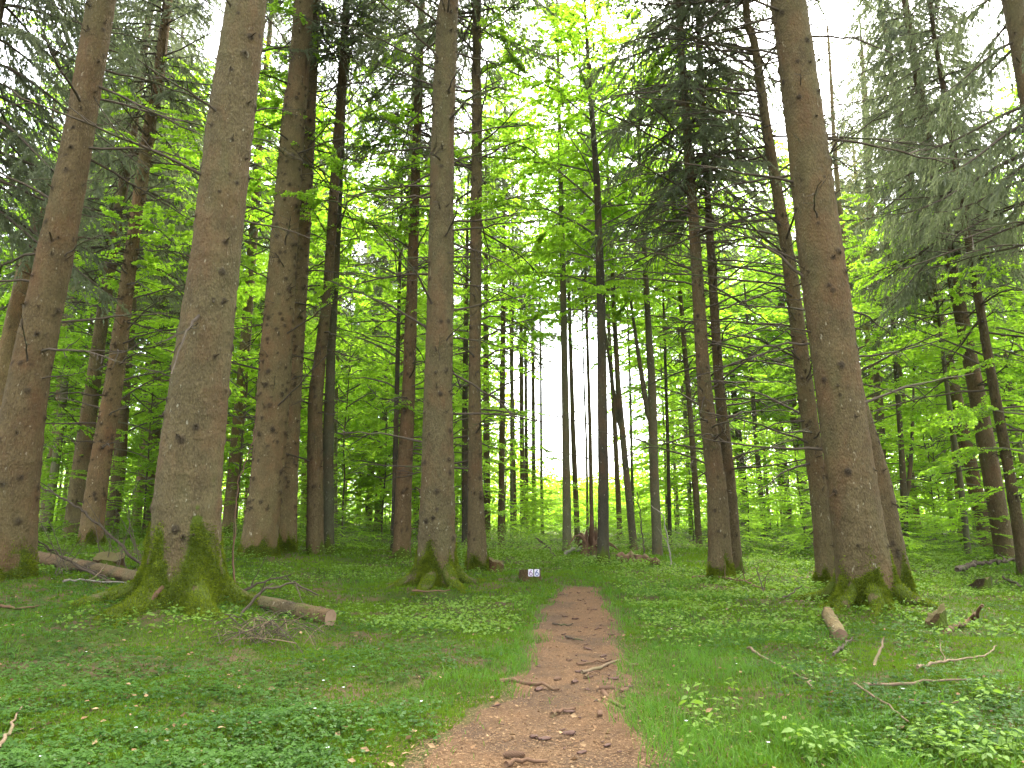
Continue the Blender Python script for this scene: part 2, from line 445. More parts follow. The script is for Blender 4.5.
tr('beech', 'brown-grey beech that forks into two stems, right of the path', (657, 555), [(657, 545, 10.5), (654, 470, 9.5), (652, 385, 8.5), (648, 320, 6.5)], 16, bark='beech_bark', crown=8, R=3.0, fork=1, tint=(1.0, 0.95, 0.85))
tr('beech', 'thin dark stem right of the forked beech', (670, 545), [(670, 540, 4), (668, 450, 3.6), (665, 350, 3)], 11, bark='dark_bark', crown=4.5, R=2.2)
tr('spruce', 'slender far spruce between the forked beech and the paired spruces', (699, 548), [(699, 540, 6.5), (695, 480, 6), (688, 385, 5.5), (683, 330, 5)], 20, crown=10, knots=0, dead=10)
tr('spruce', 'brown spruce with a pale scar low down, front of a close pair', (720, 577), [(720, 560, 25), (717, 490, 20), (704, 385, 15), (696, 255, 12), (687, 130, 9), (679, 0, 7)], 24,
   flare=0.12, moss=0.5, knots=1, dead=26, crown=9.2, near=1, R=2.6, tint=(0.98, 0.92, 0.85))
tr('spruce', 'thinner spruce behind the scarred one, right stem of the close pair', (734, 573), [(734, 560, 17), (729, 480, 14), (719, 385, 10), (711, 255, 8), (705, 150, 6)], 22, flare=0.08, moss=0.4, knots=1, dead=26, crown=8.5, near=0, R=2.4, tint=(0.85, 0.82, 0.75))
tr('beech', 'twin stemmed far beech right of the scarred spruce', (745, 535), [(745, 525, 8), (740, 450, 7), (733, 385, 6), (729, 340, 5)], 15, bark='beech_bark', crown=8, R=2.6, fork=1, tint=(0.8, 0.8, 0.7))
tr('beech', 'thin beech between the twin stemmed one and a straight dark spruce', (764, 538), [(764, 530, 6), (757, 450, 5), (750, 360, 4)], 14, bark='beech_bark', crown=6.5, R=2.6, tint=(0.8, 0.85, 0.7))
tr('spruce', 'straight dark far spruce, left of a pair behind the pale scaly one', (788, 530), [(788, 520, 9), (781, 440, 8.5), (774, 385, 8), (767, 300, 7)], 22, crown=9, knots=0, dead=12, R=2.2, tint=(0.75, 0.75, 0.68))
tr('spruce', 'brown far spruce close behind the pale scaly one', (806, 533), [(806, 520, 10), (797, 440, 9.5), (788, 370, 8), (780, 290, 7)], 22, crown=10, knots=0, dead=10, R=2.2, tint=(0.95, 0.82, 0.75))
tr('spruce', 'pale scaly spruce with many bare side branches, left of the great right trunk', (826, 585), [(826, 565, 21), (820, 500, 18.5), (805, 385, 17), (788, 255, 13), (767, 130, 10), (748, 0, 8)], 25,
   flare=0.09, moss=0.35, knots=1, dead=60, dead_dir=3.3, reach=1.25, crown=12.5, near=1, tint=(1.0, 1.0, 0.84))
tr('spruce', 'great spruce right of the path, moss round its spreading foot', (867, 608), [(865, 575, 56), (851, 480, 50), (838, 385, 46), (821, 255, 45), (806, 130, 39), (788, 0, 36)], 27,
   flare=0.30, hs=0.24, moss=0.85, knots=1, dead=16, dead_dir=3.1, crown=14, near=2, lobes=[3.5, 4.6, 5.5, 0.1, 2.4], tint=(0.95, 0.88, 0.8))
tr('spruce', 'trunk leaning left out from behind the great right spruce', (893, 598), [(891, 565, 34), (874, 480, 34), (845, 385, 32), (816, 255, 28), (798, 130, 22)], 23, dz=0.7,
   flare=0.12, moss=0.75, knots=1, dead=6, crown=14, near=1, tint=(0.9, 0.82, 0.74))
tr('beech', 'three stemmed beech clump with slim dark stems', (905, 549), [(905, 545, 8), (904, 500, 7), (901, 440, 5.5), (897, 385, 5), (893, 320, 4)], 12, bark='dark_bark', crown=5.0, R=2.6, fork=2, tint=(1.4, 1.4, 1.1))
tr('spruce', 'red-brown leaning spruce, left of three at the right edge', (987, 548), [(986, 535, 15), (970, 465, 13.5), (953, 385, 12.5), (932, 290, 9.5), (905, 150, 7)], 24, flare=0.06, knots=0, dead=12, crown=9.3, R=2.6, dense=1, near=0, tint=(1.15, 0.88, 0.82))
tr('spruce', 'grey-brown broad spruce in the middle of three at the right edge', (1006, 562), [(1004, 545, 19), (990, 465, 17), (975, 385, 15), (960, 310, 13), (935, 180, 10)], 24, flare=0.07, moss=0.4, knots=0, dead=12, crown=8.0, R=2.5, dense=1, near=0, tint=(0.95, 0.85, 0.8))
tr('spruce', 'thin dark ringed spruce, rightmost of three at the right edge', (1026, 577), [(1024, 565, 12), (1009, 470, 10), (993, 385, 9), (970, 250, 7.5), (945, 100, 5)], 18, flare=0.05, moss=0.3, knots=1, dead=14, crown=7.6, R=1.7, near=0, tint=(0.72, 0.7, 0.6))
tr('beech', 'thin greenish beech stem before the bright clearing on the right', (968, 556), [(968, 550, 6), (960, 480, 5.5), (951, 420, 5), (945, 370, 4)], 10, bark='beech_bark', crown=4.2, R=2.4, tint=(0.8, 0.9, 0.6))
tr('spruce', 'big spruce at the upper right corner with dense drooping boughs', (1125, 600), [(1120, 570, 30), (1085, 385, 24), (1050, 200, 21), (1012, 0, 18)], 24, flare=0.15, moss=0.5, knots=1, dead=14, crown=7.4, R=2.4, near=0)
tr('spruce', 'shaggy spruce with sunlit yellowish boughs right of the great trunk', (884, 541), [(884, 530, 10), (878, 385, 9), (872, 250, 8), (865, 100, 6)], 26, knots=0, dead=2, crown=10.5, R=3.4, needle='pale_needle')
tr('spruce', 'dark spruce at the upper left edge with hanging boughs', (-120, 565), [(-112, 540, 24), (-60, 300, 18), (-15, 80, 12)], 24, flare=0.1, knots=0, dead=4, crown=7.0, R=3.2, dense=1)
tr('spruce', 'dark boughed spruce far behind the stub crowded trunk', None, [(150, 515, 12), (158, 385, 10), (170, 200, 8)], 24, knots=0, dead=6, crown=8.5, R=3.2, depth=30, dense=1)

# straight slim trunks left of the bright gap
for px0, px1, by, w, word in ((487, 486, 541, 7.5, 'greyest, leftmost'), (501, 503, 546, 7, 'pale, second from the left'), (515, 511, 536, 5, 'thin dark, third from the left'),
                              (523, 521, 535, 5.5, 'sturdy, fourth from the left'), (527, 525.5, 533, 4, 'thin, fifth from the left'), (534, 533, 533, 4.5, 'dark, rightmost, with ragged boughs')):
    tr('spruce', word + ' of the straight slim trunks left of the bright gap', (px0, by), [(px0, by - 8, w), ((px0 + px1) / 2, 440, w * 0.9), (px1, 340, w * 0.75)], 20, knots=0, dead=3, crown=11.5 + (px0 % 3), R=1.5,
       tint=(0.9, 0.88, 0.78))

RES = []
for kind, label, base, pts, H, o in T:
    if base is None:
        Y = o['depth']; b = pix_at(pts[0][0], pts[0][1], Y); b[2] = float(ground0(b[0], b[1]))
    else:
        b = pix_ground(base[0], base[1], ground0)
        if b is None: b = pix_at(base[0], base[1], 60); b[2] = float(ground0(b[0], b[1]))
    if o.get('dz'):
        k = (b[1] + o['dz']) / b[1]; b = np.array([b[0] * k, b[1] + o['dz'], 0]); b[2] = float(ground0(b[0], b[1]))
    RES.append(b)
    if o.get('near', 0) == 2:
        MOUNDS.append((b[0], b[1], 0.20, 1.0) if label.startswith('thickest') else (b[0], b[1], 0.12, 0.9))
PY, PL, PR = PYv, PLv, PRv
MOUNDS_NP = MOUNDS

# ------------------------------------------------------------------ ground and path
def axis_vals(spans):
    out = []
    for a, b, s in spans: out.append(np.arange(a, b, s))
    return np.unique(np.round(np.concatenate(out), 4))
gx = axis_vals([(-400, -60, 20), (-60, -16, 1.5), (-16, -8, 0.3), (-8, 8, 0.09), (8, 16, 0.3), (16, 60, 1.5), (60, 401, 20)])
gy = axis_vals([(-60, -4, 3), (-4, 3, 0.5), (3, 15, 0.09), (15, 30, 0.3), (30, 80, 1.5), (80, 601, 20)])
X, Yg = np.meshgrid(gx, gy)
Z = ground(X, Yg)
trod = np.clip(path_inside(X, Yg) * 1.4 + 0.55, 0, 1)
Z = Z - 0.035 * sstep(0.0, 0.25, path_inside(X, Yg))
nx, ny = len(gx), len(gy)
ii = (np.arange(ny - 1)[:, None] * nx + np.arange(nx - 1)[None]).ravel()
Q = np.stack([ii, ii + 1, ii + nx + 1, ii + nx], -1)
g = MB(); g.add(np.stack([X, Yg, Z], -1).reshape(-1, 3), Q, trod=trod.ravel())
tag(g.build('ground', M['ground']), kind='structure')

ys = np.arange(1.0, PYv[-1] + 0.1, 0.06); us = np.linspace(-0.12, 1.12, 40)
l, r = path_edges(ys)
Xp = l[:, None] + (r - l)[:, None] * us[None]; Yp = np.broadcast_to(ys[:, None], Xp.shape)
ins = path_inside(Xp, Yp)
Zp = ground(Xp, Yp) - 0.035 * sstep(0.0, 0.25, ins) + np.clip(ins * 0.3, -0.10, 0.022) + 0.012 * (fbm(Xp * 7, Yp * 7, 33) - 0.5)
n0, n1 = Xp.shape
ii = (np.arange(n0 - 1)[:, None] * n1 + np.arange(n1 - 1)[None]).ravel()
p = MB(); p.add(np.stack([Xp, Yp, Zp], -1).reshape(-1, 3), np.stack([ii, ii + 1, ii + n1 + 1, ii + n1], -1))
tag(p.build('path', M['path']), kind='structure')
def path_z(x, y):
    ins = path_inside(x, y)
    return ground(x, y) - 0.035 * sstep(0.0, 0.25, ins) + np.clip(ins * 0.3, -0.10, 0.022)
def surf(x, y):
    return np.maximum(ground(x, y) - 0.035 * sstep(0.0, 0.25, path_inside(x, y)), path_z(x, y))

# ------------------------------------------------------------------ crown prototypes
def leaf_quads(P, D, N, L, W, rng):
    """pointed oval leaves: P base points, D direction, N normal"""
    S = np.cross(D, N); S /= np.linalg.norm(S, axis=1)[:, None] + 1e-9
    L = L[:, None]; W = W[:, None]
    up = np.cross(S, D)
    return np.stack([P, P + D * L * 0.45 + S * W * 0.5 + up * W * 0.12, P + D * L, P + D * L * 0.45 - S * W * 0.5 + up * W * 0.12], 1)

def unit(v): return v / (np.linalg.norm(v, axis=-1, keepdims=True) + 1e-9)

def spray_leaves(rng, pts, leaf, step, tilt=0.85, flat=True):
    """leaves along a twig polyline"""
    seg = np.linalg.norm(np.diff(pts, axis=0), axis=1); Ln = seg.sum()
    n = max(3, int(Ln / step))
    s = rng.random(n) * Ln; cs = np.concatenate([[0], np.cumsum(seg)])
    P = np.stack([np.interp(s, cs, pts[:, k]) for k in range(3)], -1)
    d = unit(pts[-1] - pts[0]); az = math.atan2(d[1], d[0])
    side = np.where(rng.random(n) < 0.5, -1, 1)
    a = az + side * (0.5 + 0.7 * rng.random(n))
    D = unit(np.stack([np.cos(a), np.sin(a), d[2] * 0.5 - 0.30 + 0.6 * (rng.random(n) - 0.5)], -1))
    N = unit(np.stack([rng.normal(0, tilt, n), rng.normal(0, tilt, n), np.ones(n)], -1))
    L = leaf * (0.7 + 0.6 * rng.random(n))
    P = P + rng.normal(0, leaf * 0.25, (n, 3)) * np.array([1, 1, 0.6])
    return leaf_quads(P, D, N, L, L * 0.62, rng)

def beech_crown(seed, Lc, R, nb, leaf, step, tiltup=(0.05, 0.6), twd=4.2):
    rng = rng_(seed); mb = MB(); leaves = []; tn = []
    for i in range(nb):
        t = (i + rng.random()) / nb; z = Lc * t * 0.92
        az = i * 2.4 + rng.random() * 1.0
        prof = 0.45 + 0.75 * math.sin(math.pi * min(1, 0.18 + 0.82 * t)) if t < 0.9 else 0.5
        L = R * prof * (0.65 + 0.5 * rng.random())
        tu = tiltup[0] + (tiltup[1] - tiltup[0]) * t + rng.normal(0, 0.1)
        s = np.linspace(0, 1, 9)
        azs = az + 0.35 * np.sin(s * 3 + rng.random() * 6) * s
        pts = np.stack([np.cos(azs) * L * s, np.sin(azs) * L * s, z + L * (tu * s + 0.12 * np.sin(s * 2.2) - 0.22 * s * s)], -1)
        pts[1:] += rng.normal(0, 0.03 * L, (8, 3)) * s[1:, None]
        mb.tube(pts, np.linspace(0.0055 * L + 0.005, 0.003, 9), 5, 1, cap=False)
        nt = int(L * twd)
        btint = rng.random() * 0.6
        for k in range(nt):
            u = 0.18 + 0.82 * rng.random() ** 0.8
            q = np.array([np.interp(u, s, pts[:, c]) for c in range(3)])
            a2 = az + (1 if k % 2 else -1) * (0.55 + 0.5 * rng.random())
            l2 = 0.35 + 0.42 * L * (1 - u) * (0.6 + 0.6 * rng.random())
            s2 = np.linspace(0, 1, 4)
            p2 = q + np.stack([np.cos(a2) * l2 * s2, np.sin(a2) * l2 * s2, l2 * (rng.normal(0.05, 0.13) * s2 - 0.18 * s2 ** 2)], -1)
            if l2 > 0.55 and R < 3: mb.tube(p2, [0.007, 0.005, 0.004, 0.002], 3, 1, cap=False)
            lq = spray_leaves(rng, p2, leaf, step)
            leaves.append(lq); tn.append(np.clip(btint + rng.random() * 0.25 + rng.random(len(lq)) * 0.3, 0, 1))
        lq = spray_leaves(rng, pts[4:], leaf, step); leaves.append(lq); tn.append(np.clip(btint + rng.random(len(lq)) * 0.4, 0, 1))
    mb.quads(np.concatenate(leaves), 0, np.concatenate(tn))
    return mb

def spruce_crown(seed, Lc, R, spacing=0.42, per=5, width=0.0110, sparse=0.0):
    rng = rng_(seed); mb = MB(); quads = []; tn = []
    z = 0; wi = 0
    while z < Lc:
        t = z / Lc
        for b in range(per + (rng.random() < 0.4)):
            if rng.random() < sparse: continue
            az = wi * 0.9 + b * 2 * math.pi / per + rng.normal(0, 0.25)
            L = (R * (1 - t) ** 0.75 + 0.25) * (0.6 + 0.5 * rng.random())
            dr = 0.75 - 0.6 * t + rng.normal(0, 0.12)
            s = np.linspace(0, 1, 9)
            pts = np.stack([np.cos(az) * L * s, np.sin(az) * L * s, z + rng.normal(0, 0.06) + L * (0.12 * s - dr * s ** 1.6 + 0.3 * s ** 3)], -1)
            mb.tube(pts, np.linspace(0.010 * L + 0.006, 0.004, 9), 4, 1, cap=False)
            bt = rng.random() * 0.5
            nt = int(L * 9)
            for k in range(nt):
                u = 0.12 + 0.88 * rng.random()
                q = np.array([np.interp(u, s, pts[:, c]) for c in range(3)])
                a2 = az + (1 if k % 2 else -1) * (0.5 + 0.6 * rng.random())
                l2 = 0.2 + 0.30 * L * (1 - u) + 0.15 * rng.random()
                hang = 0.35 + 0.9 * rng.random()
                n = max(5, int(l2 / 0.0105))
                w = np.sort(rng.random(n))
                P = q + np.stack([np.cos(a2) * l2 * w, np.sin(a2) * l2 * w, -hang * l2 * w ** 1.3], -1)
                d0 = unit(np.array([math.cos(a2), math.sin(a2), -hang]))
                D = unit(d0 + rng.normal(0, 0.33, (n, 3)) + np.array([0, 0, -0.25]))
                N = unit(rng.normal(0, 1, (n, 3)))
                Ls = 0.055 + 0.085 * rng.random(n)
                quads.append(leaf_quads(P, D, N, Ls, np.full(n, width * 2) * (0.7 + 0.6 * rng.random(n)), rng))
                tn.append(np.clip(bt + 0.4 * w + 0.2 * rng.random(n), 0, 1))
        z += spacing * (0.8 + 0.4 * rng.random()); wi += 1
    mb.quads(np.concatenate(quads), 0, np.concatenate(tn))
    return mb

NOBARK = [M['dark_bark']]
BEECH = [beech_crown(s, 9.0, 3.4, 50, 0.080, 0.0115).mesh('crown', [M['beech_leaf'], M['limb']], False) for s in (11, 12, 13)]
YOUNG = [beech_crown(s, 5.0, 2.6, 30, 0.060, 0.0105, (-0.05, 0.35), 5.0).mesh('crown', [M['beech_leaf'], M['limb']], False) for s in (21, 22, 23)]
SPRUCE = [spruce_crown(s, 13, 3.0, sparse=0.2).mesh('crown', [M['spruce_needle'], M['twig']], False) for s in (31, 32, 33)]
def with_mats(me, mats):
    c = me.copy(); c.materials.clear()
    for m in mats: c.materials.append(m)
    return c
DENSE = [spruce_crown(s, 13, 3.0, sparse=0.02, per=6).mesh('crown', [M['spruce_needle'], M['twig']], False) for s in (34, 35)]
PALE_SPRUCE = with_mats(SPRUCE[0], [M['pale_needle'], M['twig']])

def dead_branch_mesh(seed):
    rng = rng_(seed); mb = MB()
    s = np.linspace(0, 1, 9); c = rng.normal(0, 0.06); up = rng.choice([-0.30, -0.18, -0.05, 0.08, 0.22])
    pts = np.stack([s, c * s * np.sin(s * 4 + rng.random() * 3), up * s + 0.05 * np.sin(s * 3.0) + rng.normal(0, 0.05) * s ** 3], -1)
    pts[1:-1] += rng.normal(0, 0.008, (7, 3))
    mb.tube(pts, np.linspace(0.0165, 0.0060, 9), 5)
    for k in range(rng.integers(4, 11)):
        u = 0.3 + 0.65 * rng.random(); q = np.array([np.interp(u, s, pts[:, c_]) for c_ in range(3)])
        d = np.array([0.75, rng.choice([-1, 1]) * (0.5 + 0.4 * rng.random()), rng.normal(0, 0.25)]); l = 0.10 + 0.22 * rng.random()
        tw = q + d * l * np.linspace(0, 1, 4)[:, None]; tw[2:, 2] -= 0.02
        mb.tube(tw, [0.0065, 0.0055, 0.005, 0.004], 3)
    return mb.mesh('dead_branch', [M['twig']])
DEAD = [dead_branch_mesh(100 + i) for i in range(12)]

# ------------------------------------------------------------------ trunk builder
STUBS = []
def trunk_geometry(ctrl, H, segs, drow, seed, flare=0.0, hs=0.25, lobes=None, moss=0.0, knots=0, broken=False):
    """ctrl: list of (point rel. to base, radius) bottom to top -> vertices grid, knot and moss values"""
    STUBS.clear()
    rng = rng_(seed)
    cp = np.array([c[0] for c in ctrl]); cr = np.array([c[1] for c in ctrl]); cz = cp[:, 2]
    dirv = unit(cp[-1] - cp[-2]) if len(cp) > 1 else np.array([0, 0, 1.0])
    if H > cz[-1] + 0.5:
        end = cp[-1] + dirv * ((H - cz[-1]) / max(dirv[2], 0.5)) * 1.0
        end[:2] = cp[-1][:2] + (end[:2] - cp[-1][:2]) * 0.7
        cp = np.vstack([cp, end]); cr = np.append(cr, 0.03 if H > 8 else 0.012); cz = cp[:, 2]
    # go below ground
    lowd = unit(cp[1] - cp[0])
    low = cp[0] + lowd * ((-0.35 - cz[0]) / max(lowd[2], 0.5))
    cp = np.vstack([low, cp]); cr = np.insert(cr, 0, cr[0]); cz = cp[:, 2]
    top = cz[-1]
    zs = np.concatenate([np.arange(-0.3, min(12, top), drow), np.arange(min(12, top), top, max(drow, 0.6))]) if top > 12 else np.arange(-0.3, top, drow)
    zs = np.append(zs, top)
    # smooth interpolation
    def sm(a):
        v = np.interp(zs, cz, a); k = max(1, int(0.5 / drow))
        pad = np.concatenate([np.repeat(v[:1], k), v, np.repeat(v[-1:], k)])
        if k > 1:
            ker = np.ones(2 * k + 1) / (2 * k + 1); v2 = np.convolve(pad, ker, 'valid'); e = min(k, len(v)); v2[:e] = v[:e] if False else v2[:e]; return v2
        return v
    cx, cy, rr = sm(cp[:, 0]), sm(cp[:, 1]), np.maximum(sm(cr), 0.008)
    th = np.linspace(0, 2 * np.pi, segs, endpoint=False)
    TH, ZS = np.meshgrid(th, zs); Rr = np.repeat(rr[:, None], segs, 1)
    h = np.maximum(ZS, -0.12)
    knot = np.zeros_like(TH); mossv = np.zeros_like(TH)
    ph = rng.random(6) * 6.28
    und = 0.018 * np.sin(2 * TH + ph[0] + ZS * 0.7) + 0.012 * np.sin(3 * TH + ph[1] - ZS * 0.9) + 0.010 * np.sin(5 * TH + ph[2] + ZS * 0.4)
    # flutes near the foot
    und = und + 0.03 * np.exp(-np.maximum(ZS, 0) / 1.2) * np.sin(4 * TH + ph[3])
    Rd = Rr * (1 + und)
    lob = np.zeros_like(TH)
    if flare:
        L = lobes if lobes is not None else list(np.sort(rng.random(5) * 6.28))
        for i, a in enumerate(L):
            wgt = 0.7 + 0.5 * rng.random()
            d = (TH - a + np.pi) % (2 * np.pi) - np.pi
            lob = np.maximum(lob, wgt * np.exp(-(d / 0.25) ** 2))
        e = np.exp(-(h + 0.02) / hs)
        Rd = Rd + flare * e * (0.16 + 1.0 * lob * np.exp(-np.maximum(h, 0) / (hs * 1.5)))
    # rough bark
    rs = Rr.mean()
    thw = np.minimum(TH, 2 * np.pi - TH)
    Rd = Rd + 0.009 * min(1, rs / 0.15) * (fbm(thw * rs * 26 + seed, ZS * 13, seed, 4) - 0.5) * 2 + 0.010 * min(1, rs / 0.2) * (fbm(thw * rs * 5 + seed, ZS * 2.2, seed + 5, 3) - 0.5) * 2
    # lifting bark scales toward the foot
    pl = fbm(thw * rs * 30, ZS * 17, seed + 9, 2); Rd = Rd + 0.010 * min(1, rs / 0.2) * sstep(0.55, 0.62, pl) * np.exp(-np.maximum(ZS, 0) / 2.5)
    if knots:
        z = 0.7 + rng.random() * 0.4; top_k = min(top, 15)
        while z < top_k:
            n = rng.integers(3, 7) * (2 if knots > 1 else 1)
            for k in range(n):
                a = rng.random() * 6.28; zk = z + rng.normal(0, 0.05)
                if rng.random() < 0.45: zk = z + rng.random() * 0.5
                r0 = np.interp(zk, zs, rr)
                sg = (0.015 + 0.022 * rng.random() ** 1.5) * min(1.1, 0.5 + r0 * 1.4)
                d = ((TH - a + np.pi) % (2 * np.pi) - np.pi) * r0
                gg = np.exp(-((d ** 2 + ((ZS - zk) * 0.9) ** 2) / (2.2 * sg * sg)) ** 1.5)
                Rd = Rd + sg * (0.45 + 0.5 * rng.random()) * gg
                knot = np.maximum(knot, np.clip(gg * 1.5, 0, 1) * (0.75 + 0.25 * rng.random()))
                if rng.random() < 0.65: STUBS.append((a, zk, 0.04 + 0.13 * rng.random() ** 2, 0.007 + 0.009 * rng.random()))
                # sagging collar crease above the scar
                gc = np.exp(-(d ** 2) / (2 * (sg * 1.8) ** 2) - ((ZS - zk - sg * 1.2 + np.abs(d) * 0.5) ** 2) / (2 * (sg * 0.4) ** 2))
                knot = np.maximum(knot, 0.7 * gc)
            # swollen ring at the whorl
            Rd = Rd * (1 + 0.018 * np.exp(-((ZS - z) / 0.07) ** 2))
            z += (0.28 if knots > 1 else 0.42) * (0.7 + 0.6 * rng.random())
    if moss:
        mossv = np.clip(1.05 - (h - 0.10 - 0.35 * lob * moss) / (0.5 * moss) + 0.35 * np.sin(TH * 3 + ph[4]) - 0.65 * sstep(0.52, 0.68, fbm(np.minimum(TH, 2 * np.pi - TH) * 2.2 + seed, ZS * 3.5, seed + 3, 3)), 0, 1)
    if broken:
        zt = np.clip((ZS - (top - 1.3)) / 1.3, 0, 1)
        jag = 0.5 + 0.5 * np.sin(TH + 0.6) + 0.35 * np.sin(5 * TH + 1) + 0.2 * np.sin(9 * TH)
        ZS = ZS - zt * 0.9 * np.clip(1.1 - jag, 0, 1.2)
    V = np.stack([cx[:, None] + np.cos(TH) * Rd, cy[:, None] + np.sin(TH) * Rd, ZS], -1)
    return V, knot, mossv, zs, (cx, cy, rr)

def grid_faces(nr, ns):
    i = np.arange(nr - 1)[:, None] * ns; j = np.arange(ns)[None]; k = (j + 1) % ns
    return np.stack([i + j, i + k, i + ns + k, i + ns + j], -1).reshape(-1, 4)

def moss_fuzz(V, zs, knotmoss, seed, n, name_parent):
    rng = rng_(seed); nr = int((zs < 1.0).sum()); ns = V.shape[1]
    w = np.clip(knotmoss[:nr], 0, 1).copy(); w[zs[:nr] < -0.12] = 0
    w = w ** 1.5
    if w.sum() <= 0: return None
    # weight by local cell area
    dth = np.linalg.norm(np.roll(V[:nr], -1, 1) - V[:nr], axis=2); w = w * dth
    idx = rng.choice(nr * ns, n, p=(w / w.sum()).ravel()); i, j = idx // ns, idx % ns
    j2 = (j + 1) % ns; i2 = np.minimum(i + 1, V.shape[0] - 1)
    u, v = rng.random((n, 1)), rng.random((n, 1))
    P = V[i, j] + u * (V[i, j2] - V[i, j]) + v * (V[i2, j] - V[i, j])
    Nn = unit(np.cross(V[i, j2] - V[i, j], V[i2, j] - V[i, j]))
    D = unit(Nn + rng.normal(0, 0.55, (n, 3)) + np.array([0, 0, 0.15]))
    L = 0.018 + 0.030 * rng.random(n)
    q = leaf_quads(P - Nn * 0.003, D, unit(rng.normal(0, 1, (n, 3))), L, L * 0.35, rng)
    clump = fbm(P[:, 0] * 9 + P[:, 2] * 5, P[:, 1] * 9 + P[:, 2] * 7, seed, 3)
    mb = MB(); mb.quads(q, 0, np.clip(clump * 1.4 - 0.25 + 0.25 * rng.random(n), 0, 1))
    return mb.build('moss', M['moss'], name_parent, smooth=False)

def forks(mb_ctrl, n, rng, trunk_obj, bark, H):
    pass

